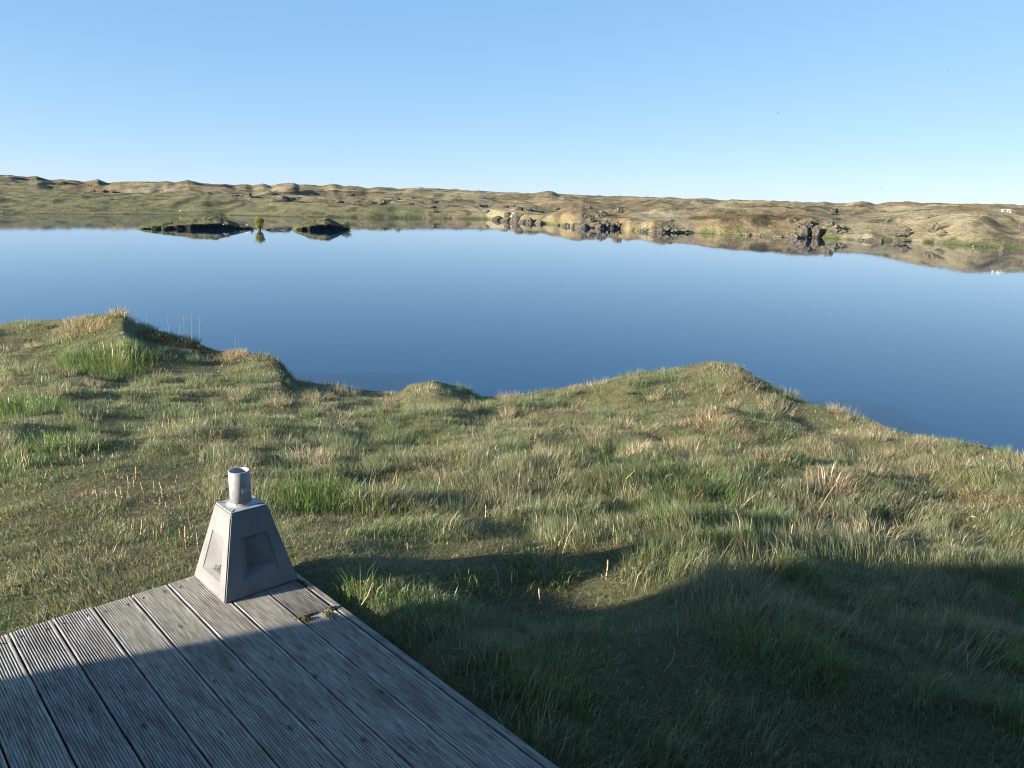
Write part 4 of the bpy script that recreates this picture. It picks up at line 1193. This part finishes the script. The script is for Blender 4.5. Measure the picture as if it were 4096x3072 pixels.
TUFTS = [
 (1265, 2010, 0.34, 0.28, LUSH, 1100, 'big bright green grass tuft right behind the concrete foot', (0.3, 0.2)),
 (1480, 2030, 0.20, 0.26, BLE[:2]+LUSH[:2], 420, 'bleached and green grass tuft right of the bright green one', (0.3, 0.2)),
 (1230, 1850, 0.22, 0.24, BLE, 420, 'pale bleached grass tuft standing above the steel tube', (0.4, 0.2)),
 (1560, 2010, 0.16, 0.22, BLE[1:]+STRW[:2], 260, 'straw tuft with stiff stems beside the dark hollow', (0.25, 0.15)),
 (430, 1462, 0.72, 0.33, LUSH+[(0.17,0.20,0.06)], 1500, 'broad bright green patch of tall grass below the left mound', (0.25, 0.15)),
 (70, 1650, 0.55, 0.26, LUSH, 1200, 'deep green grass patch at the left edge', (0.25, 0.15)),
 (240, 1790, 0.40, 0.20, LUSH[:3], 600, 'green tuft between the left edge and the horsetail patch', (0.25, 0.15)),
 (1620, 1880, 0.15, 0.13, STRW, 330, 'small rounded straw tussock in mid bank above the long grass', (0.75, 0.15)),
 (2560, 1810, 0.14, 0.22, BLE+STRW[:2], 260, 'pointed straw tuft in the middle of the right slope', (0.3, 0.15)),
 (2850, 1700, 0.34, 0.20, STRW, 600, 'large straw tussock on the right slope below the mound', (0.7, 0.2)),
 (3320, 1960, 0.22, 0.26, BLE+STRW[:2], 460, 'tall bleached tuft with long leaning stems on the right slope', (0.5, 0.2)),
 (2765, 1985, 0.15, 0.10, STRW, 300, 'low straw mop on the right slope', (0.85, 0.1)),
 (3500, 2160, 0.20, 0.20, BLE+STRW[:2], 400, 'straw tuft lit at the edge of the cabin shadow, right', (0.5, 0.2)),
 (3730, 1970, 0.14, 0.12, STRW, 260, 'small straw tussock near the right edge, left of its twin', (0.8, 0.12)),
 (3890, 1975, 0.13, 0.11, STRW, 240, 'small faded straw tussock near the right edge', (0.8, 0.12)),
 (4030, 2000, 0.20, 0.14, STRW, 420, 'orange straw tussock cut by the right edge', (0.85, 0.1)),
 (3260, 2080, 0.22, 0.12, STRW, 380, 'flattened straw mat on the right slope', (0.9, 0.06)),
 (2400, 1910, 0.14, 0.10, STRW, 240, 'small straw tussock in the centre of the bank', (0.8, 0.12)),
 (3080, 1830, 0.18, 0.16, BLE, 330, 'bleached tuft on the crest of the hummock, right slope', (0.4, 0.2)),
 (3490, 1715, 0.13, 0.13, STRW, 260, 'orange straw tussock high on the right slope', (0.75, 0.12)),
 (600, 1500, 0.30, 0.16, STRW, 420, 'straw mat in front of the left mound', (0.8, 0.12)),
 (925, 1430, 0.24, 0.26, STRW[1:], 420, 'reddish straw tussock on the left mound flank', (0.7, 0.15)),
 (340, 1320, 0.40, 0.24, STRW[1:], 600, 'reddish straw overhang on the left mound', (0.7, 0.2)),
 (480, 1262, 0.24, 0.26, STRW, 420, 'straw crown on top of the left mound', (0.6, 0.2)),
 (1335, 1508, 0.11, 0.16, STRW, 200, 'small straw tussock on the rim left of the centre', (0.6, 0.15)),
 (1740, 1520, 0.32, 0.15, STRW+LUSH[:1], 800, 'rounded straw hummock on the rim in the centre', (0.6, 0.2)),
 (2180, 2290, 0.20, 0.17, LUSH+STRW[:1], 420, 'sunlit green tuft leaning right in the lit strip', (0.55, 0.15)),
 (1880, 2330, 0.12, 0.13, LUSH+STRW[:1], 110, 'sunlit green tuft between the two shadows', (0.45, 0.2)),
 (1440, 2400, 0.10, 0.19, LUSH, 60, 'thin sunlit green tuft beside the edge board', (0.3, 0.2)),
 (1620, 2470, 0.20, 0.17, LUSH, 160, 'larger sunlit green tuft beside the edge board', (0.4, 0.2)),
 (2300, 2060, 0.20, 0.24, LUSH+BLE[:1], 360, 'green tuft right of the tall single horsetail', (0.35, 0.2)),
 (1745, 2440, 0.18, 0.16, LUSH, 150, 'sunlit bright green tuft in the lit strip, second from the edge board', (0.45, 0.2)),
 (2010, 2380, 0.16, 0.15, LUSH+STRW[:1], 130, 'sunlit green tuft below the horsetails of the lit strip', (0.5, 0.2)),
 (3150, 2640, 0.25, 0.26, LUSH, 300, 'dark green tuft in the cabin shadow, lower right', (0.4, 0.2)),
 (2200, 2760, 0.20, 0.26, LUSH, 180, 'tall green tuft in the cabin shadow near the deck', (0.35, 0.2)),
]
HEATH = [(0.075,0.055,0.035),(0.05,0.04,0.025),(0.11,0.075,0.045),(0.06,0.065,0.03)]
TUFTS += [(620, 1345, 0.30, 0.16, HEATH, 420, 'dark heathery scrub on the crest right of the left mound top', (0.5, 0.25)),
 (720, 1375, 0.32, 0.15, HEATH, 420, 'dark heathery scrub halfway down the left mound flank', (0.5, 0.25)),
 (800, 1400, 0.28, 0.13, HEATH, 360, 'dark heathery scrub at the lower end of the left mound flank', (0.5, 0.25)),
 (1085, 1420, 0.30, 0.17, HEATH, 420, 'dark scrub on the second lump above the water, left', (0.6, 0.25)),
 (1130, 1455, 0.20, 0.14, HEATH, 260, 'dark scrub overhanging the water at the end of the second lump', (0.7, 0.2))]
for t in TUFTS: tuft(*t)
# single long dry stalks
def stalk(px0, py0, px1, py1, lab, r=0.0022, col=None):
    x0, y0, z0 = bank_hit(px0, py0)
    dx, dy, dz = rays(px1, py1); n = math.hypot(dx, dy); d = math.hypot(x0, y0)*rng.uniform(0.97, 1.02)
    P1 = Vector((dx/n*d, dy/n*d, EYE + dz/n*d)); P0 = Vector((x0, y0, z0 - 0.02))
    bm = bmesh.new(); m_ = (P0+P1)/2 + Vector((rng.uniform(-.02, .02), 0, 0.01))
    tube(bm, [Vector((0, 0, 0)), m_-P0, P1-P0], [r, r*0.85, r*0.4], 5)
    o = bm_obj('dry_stalk', bm, M_stalk, None, P0)
    tag(o, lab, 'dry stalk', 'single dry stalks in the grass')
M_stalk = simple_mat('dry_stalk', (0.48, 0.37, 0.20), 0.8)
for s in [(3260,2060,3345,1930,'longest dry stalk, leaning right, on the right slope'), (3325,2090,3330,2020,'short upright dry stalk below the longest one'),
          (2645,2690,2700,2590,'thin pale stalk standing in the cabin shadow'), (2035,1965,2085,2040,'dry stalk leaning left in the long grass of mid bank'),
          (2270,2000,2200,1945,'dry stalk lying left over the grass, mid bank'), (2590,1995,2500,1925,'bent dry stalk left of the pointed straw tuft'),
          (2490,1950,2540,1880,'forked pale stalk near the pointed straw tuft'), (1795,2130,1835,2040,'straw stalk leaning right above the first shadow'),
          (2245,2220,2305,2085,'thick yellow stalk in the long grass left of the lit horsetails'), (2440,2160,2455,2095,'pale broken stalk right of the lit horsetails'),
          (1420,2440,1490,2330,'yellow stalk leaning right at the edge board'), (250,1960,160,1880,'thin stalk lying on the left lawn'),
          (200,2430,110,2320,'thin straw lying on the lawn left of the deck'), (1560,1950,1590,1880,'white stalk stub in the bleached tuft'),
          (330,1590,300,1530,'green stalk standing at the left below the mound'), (2960,2030,3050,1960,'dry stalk lying over the low straw mop')]:
    stalk(*s)
def reed(px0, py0, px1, py1, lab):
    stalk(px0, py0, px1, py1, lab, 0.0035)
ORDS = ['leftmost', 'second from the left', 'third from the left', 'fourth from the left', 'fifth from the left', 'sixth from the left', 'seventh from the left', 'eighth from the left']
for i, s in enumerate(sorted([(700,1335,716,1240),(716,1335,735,1255),(740,1335,765,1255),(770,1340,800,1260),(590,1290,585,1250),(560,1300,540,1240),(690,1330,668,1265),(925,1390,940,1340),(950,1390,955,1350)])):
    stalk(*s, 'grey dead stem on the dark flank of the left mound, ' + (ORDS + ['rightmost'])[i], 0.004)
for i, s in enumerate(sorted([(2140,1560,2145,1500),(2200,1555,2220,1505),(2245,1550,2250,1490),(2330,1540,2340,1480),(2390,1525,2400,1485),(1735,1510,1742,1450),(1660,1530,1655,1500)])):
    stalk(*s, 'thin grass stem on the central rim against the water, ' + (ORDS[:6] + ['rightmost'])[i], 0.0025)

# ------------------------------------------------------------------ horsetail shoots
def horsetail_meshes(seed):
    r2 = np.random.default_rng(seed)
    bm = bmesh.new()
    H1 = 0.70
    pts = [(0.03*math.sin(3*t + seed), 0.02*math.sin(4*t + 2*seed), t) for t in np.linspace(0, H1, 7)]
    tube(bm, pts, [0.030, 0.030, 0.031, 0.030, 0.029, 0.028, 0.024], 8)
    me1 = bpy.data.meshes.new('stem'); bm.to_mesh(me1); bm.free(); me1.materials.append(M_stem)
    top = pts[-1]
    bm = bmesh.new()
    prof = [(0.026, 0), (0.036, 0.04), (0.040, 0.11), (0.036, 0.19), (0.024, 0.26), (0.006, 0.30)]
    lathe(bm, prof, 10)
    bm.faces.new([v for v in bm.verts if abs(v.co.z - 0.30) < 1e-6])
    for v in bm.verts: v.co.x *= 1 + 0.06*math.sin(v.co.z*90); v.co += Vector(top)
    me2 = bpy.data.meshes.new('cone'); bm.to_mesh(me2); bm.free(); me2.materials.append(M_cone)
    sh = []
    for zz in (0.20, 0.45):
        bm = bmesh.new(); k = int(round(zz/H1*6)); p = pts[k]
        lathe(bm, [(0.034, zz-0.04), (0.044, zz+0.035), (0.032, zz+0.036)], 8, p[0], p[1])
        me = bpy.data.meshes.new('sheath'); bm.to_mesh(me); bm.free(); me.materials.append(M_sheath); sh.append(me)
    return me1, me2, sh
HTM = [horsetail_meshes(s) for s in range(4)]
for a in HTM:
    for me in (a[0], a[1], *a[2]):
        for p in me.polygons: p.use_smooth = True
proto = []
for me1, me2, sh in HTM:
    proto.append((me1, me2, sh))
def horsetail(px, tip_y, base_y, lab, group):
    x, y, z = bank_hit(px, base_y + 8)
    d = math.hypot(x, y)
    h = max((base_y + 8 - tip_y)/F*d, 0.045)
    e = bpy.data.objects.new('horsetail_shoot', None); COL.objects.link(e)
    e.location = (x, y, z - 0.01); e.scale = (min(h, 0.16)*0.9 + 0.02, min(h, 0.16)*0.9 + 0.02, h)
    e.rotation_euler = (rng.normal(0, 0.07), rng.normal(0, 0.09), rng.uniform(0, 6.28))
    me1, me2, sh = proto[rng.integers(0, 4)]
    st = link('stem', me1, e)
    link('cone', me2, e)
    for s in sh: link('sheath', s, st)
    tag(e, lab, 'horsetail', group)
q = 0.4822
def Q(x, t, b): return (x*q, 1600 + t*q, 1600 + b*q)
PATCH_A = [(82,445,560),(113,465,525),(203,415,580),(235,445,545),(250,450,540),(215,465,520),(331,500,540),(395,335,400),(240,300,370),(446,510,580),(378,570,650),(505,400,495),(540,445,520),(588,365,460),(628,395,455),(541,590,640),(505,600,640)]
PATCH_B = [(692,445,560),(819,355,455),(790,410,485),(624,280,350),(890,560,650),(955,505,555),(980,590,640),(716,745,800),(815,730,820),(876,730,800),(70,680,720)]
PATCH_C = [(965,720,790),(985,735,830),(1015,705,820),(1065,625,740),(1072,745,805),(1115,620,720),(1122,535,650),(1198,665,780),(1277,665,770),(1350,660,790),(1325,790,860),(1380,835,915),(1505,770,860)]
PATCH_D = [(1165,965,1125),(1278,1035,1135),(1120,1025,1080),(1340,990,1085),(1390,1120,1180),(1500,1035,1130),(1548,1010,1200),(1570,1060,1200),(1640,1080,1200),(1605,1010,1060),(1575,965,1020),(992,995,1040)]
PATCH_E = [(1405,115,205),(1430,150,180),(1550,120,180),(1635,125,185),(1793,100,180),(1915,90,170),(1757,230,290),(1777,240,290),(1820,240,290),(1040,195,280),(1193,205,240),(1125,325,390),(1255,290,340),(1410,390,440),(1570,320,370),(2003,375,440),(1930,430,470),(1775,850,890)]
ORD = ['leftmost', 'second from the left', 'third from the left', 'fourth from the left', 'fifth from the left', 'sixth from the left', 'seventh from the left', 'eighth from the left',
 'ninth from the left', 'tenth from the left', 'eleventh from the left', 'twelfth from the left', 'thirteenth from the left', 'fourteenth from the left', 'fifteenth from the left',
 'sixteenth from the left', 'seventeenth from the left', 'eighteenth from the left']
def ordered(pts): return list(zip(sorted(pts), ORD[:len(pts)-1] + ['rightmost']))
for pts, lab, grp in ((PATCH_A, 'tan horsetail at the left edge of the lawn', 'horsetail shoots at the left edge of the lawn'),
                      (PATCH_B, 'tan horsetail in the loose row across the lawn', 'horsetail shoots in the loose row on the lawn'),
                      (PATCH_C, 'tan horsetail in the middle lawn patch', 'horsetail shoots in the middle lawn patch'),
                      (PATCH_D, 'banded horsetail beside the concrete foot', 'horsetail shoots beside the concrete foot'),
                      (PATCH_E, 'small horsetail far back behind the lawn', 'horsetail shoots far back behind the lawn')):
    for a, od in ordered(pts): horsetail(*Q(*a), lab + ', ' + od, grp)
q2 = 0.6329
def Q2(x, t, b): return (1200 + x*q2, 1700 + t*q2, 1700 + b*q2)
horsetail(*Q2(1178, 475, 585), 'single tall horsetail shoot with orange cone in the long grass', None)
horsetail(*Q2(1515, 990, 1145), 'single reddish horsetail shoot at the edge of the cabin shadow', None)
horsetail(*Q2(680, 720, 790), 'dark horsetail shoot at the tip of the first shadow', None)
horsetail(*Q2(495, 450, 510), 'brown horsetail shoot in the straw behind the concrete foot', None)
for a, od in ordered([(1693,830,905),(1832,875,945),(1882,862,930),(1938,815,965),(1912,925,970),(2100,872,940),(1768,860,890)]):
    horsetail(*Q2(*a), 'horsetail in the sunlit group between the shadows, ' + od, 'horsetail shoots in the sunlit group')
for a, od in ordered([(832,160,215),(978,135,170),(1252,120,150),(1372,90,120),(1485,35,105),(1522,25,55),(1630,70,90),(1755,70,110),(1685,262,290),(512,50,90),(935,35,75)]):
    horsetail(*Q2(*a), 'orange horsetail on the centre of the bank, ' + od, 'horsetail shoots on the centre of the bank')
horsetail(2300 + 1058*0.812, 2000 + 105*0.812, 2000 + 195*0.812, 'banded horsetail shoot in dark grass on the right slope', None)
horsetail(2300 + 1825*0.812, 2000 + 90*0.812, 2000 + 125*0.812, 'orange horsetail shoot at the right below the white feather', None)

# white feathers caught in the grass
for (px, py, lab) in [(3582, 2008, 'small white feather in the grass on the right slope, upper one'), (3889, 2103, 'small white feather in the grass near the right edge'), (935, 1616, 'small white feather on the lawn edge in the upper left')]:
    x, y, z = bank_hit(px, py)
    bm = bmesh.new()
    pts = [(-0.018, 0), (-0.008, 0.006), (0.008, 0.007), (0.018, 0.0), (0.008, -0.006), (-0.008, -0.005)]
    a = [bm.verts.new((p[0], p[1], 0.012*math.sin(p[0]*40) + 0.003)) for p in pts]; b_ = [bm.verts.new((p[0], p[1], 0.012*math.sin(p[0]*40))) for p in pts]
    bm.faces.new(a); bm.faces.new(b_[::-1])
    for k in range(6): bm.faces.new((a[k], b_[k], b_[(k+1) % 6], a[(k+1) % 6]))
    o = bm_obj('feather', bm, M_white, None, (x, y, z + 0.07), (0.5, 0.3, rng.uniform(0, 6)))
    tag(o, lab, 'feather')
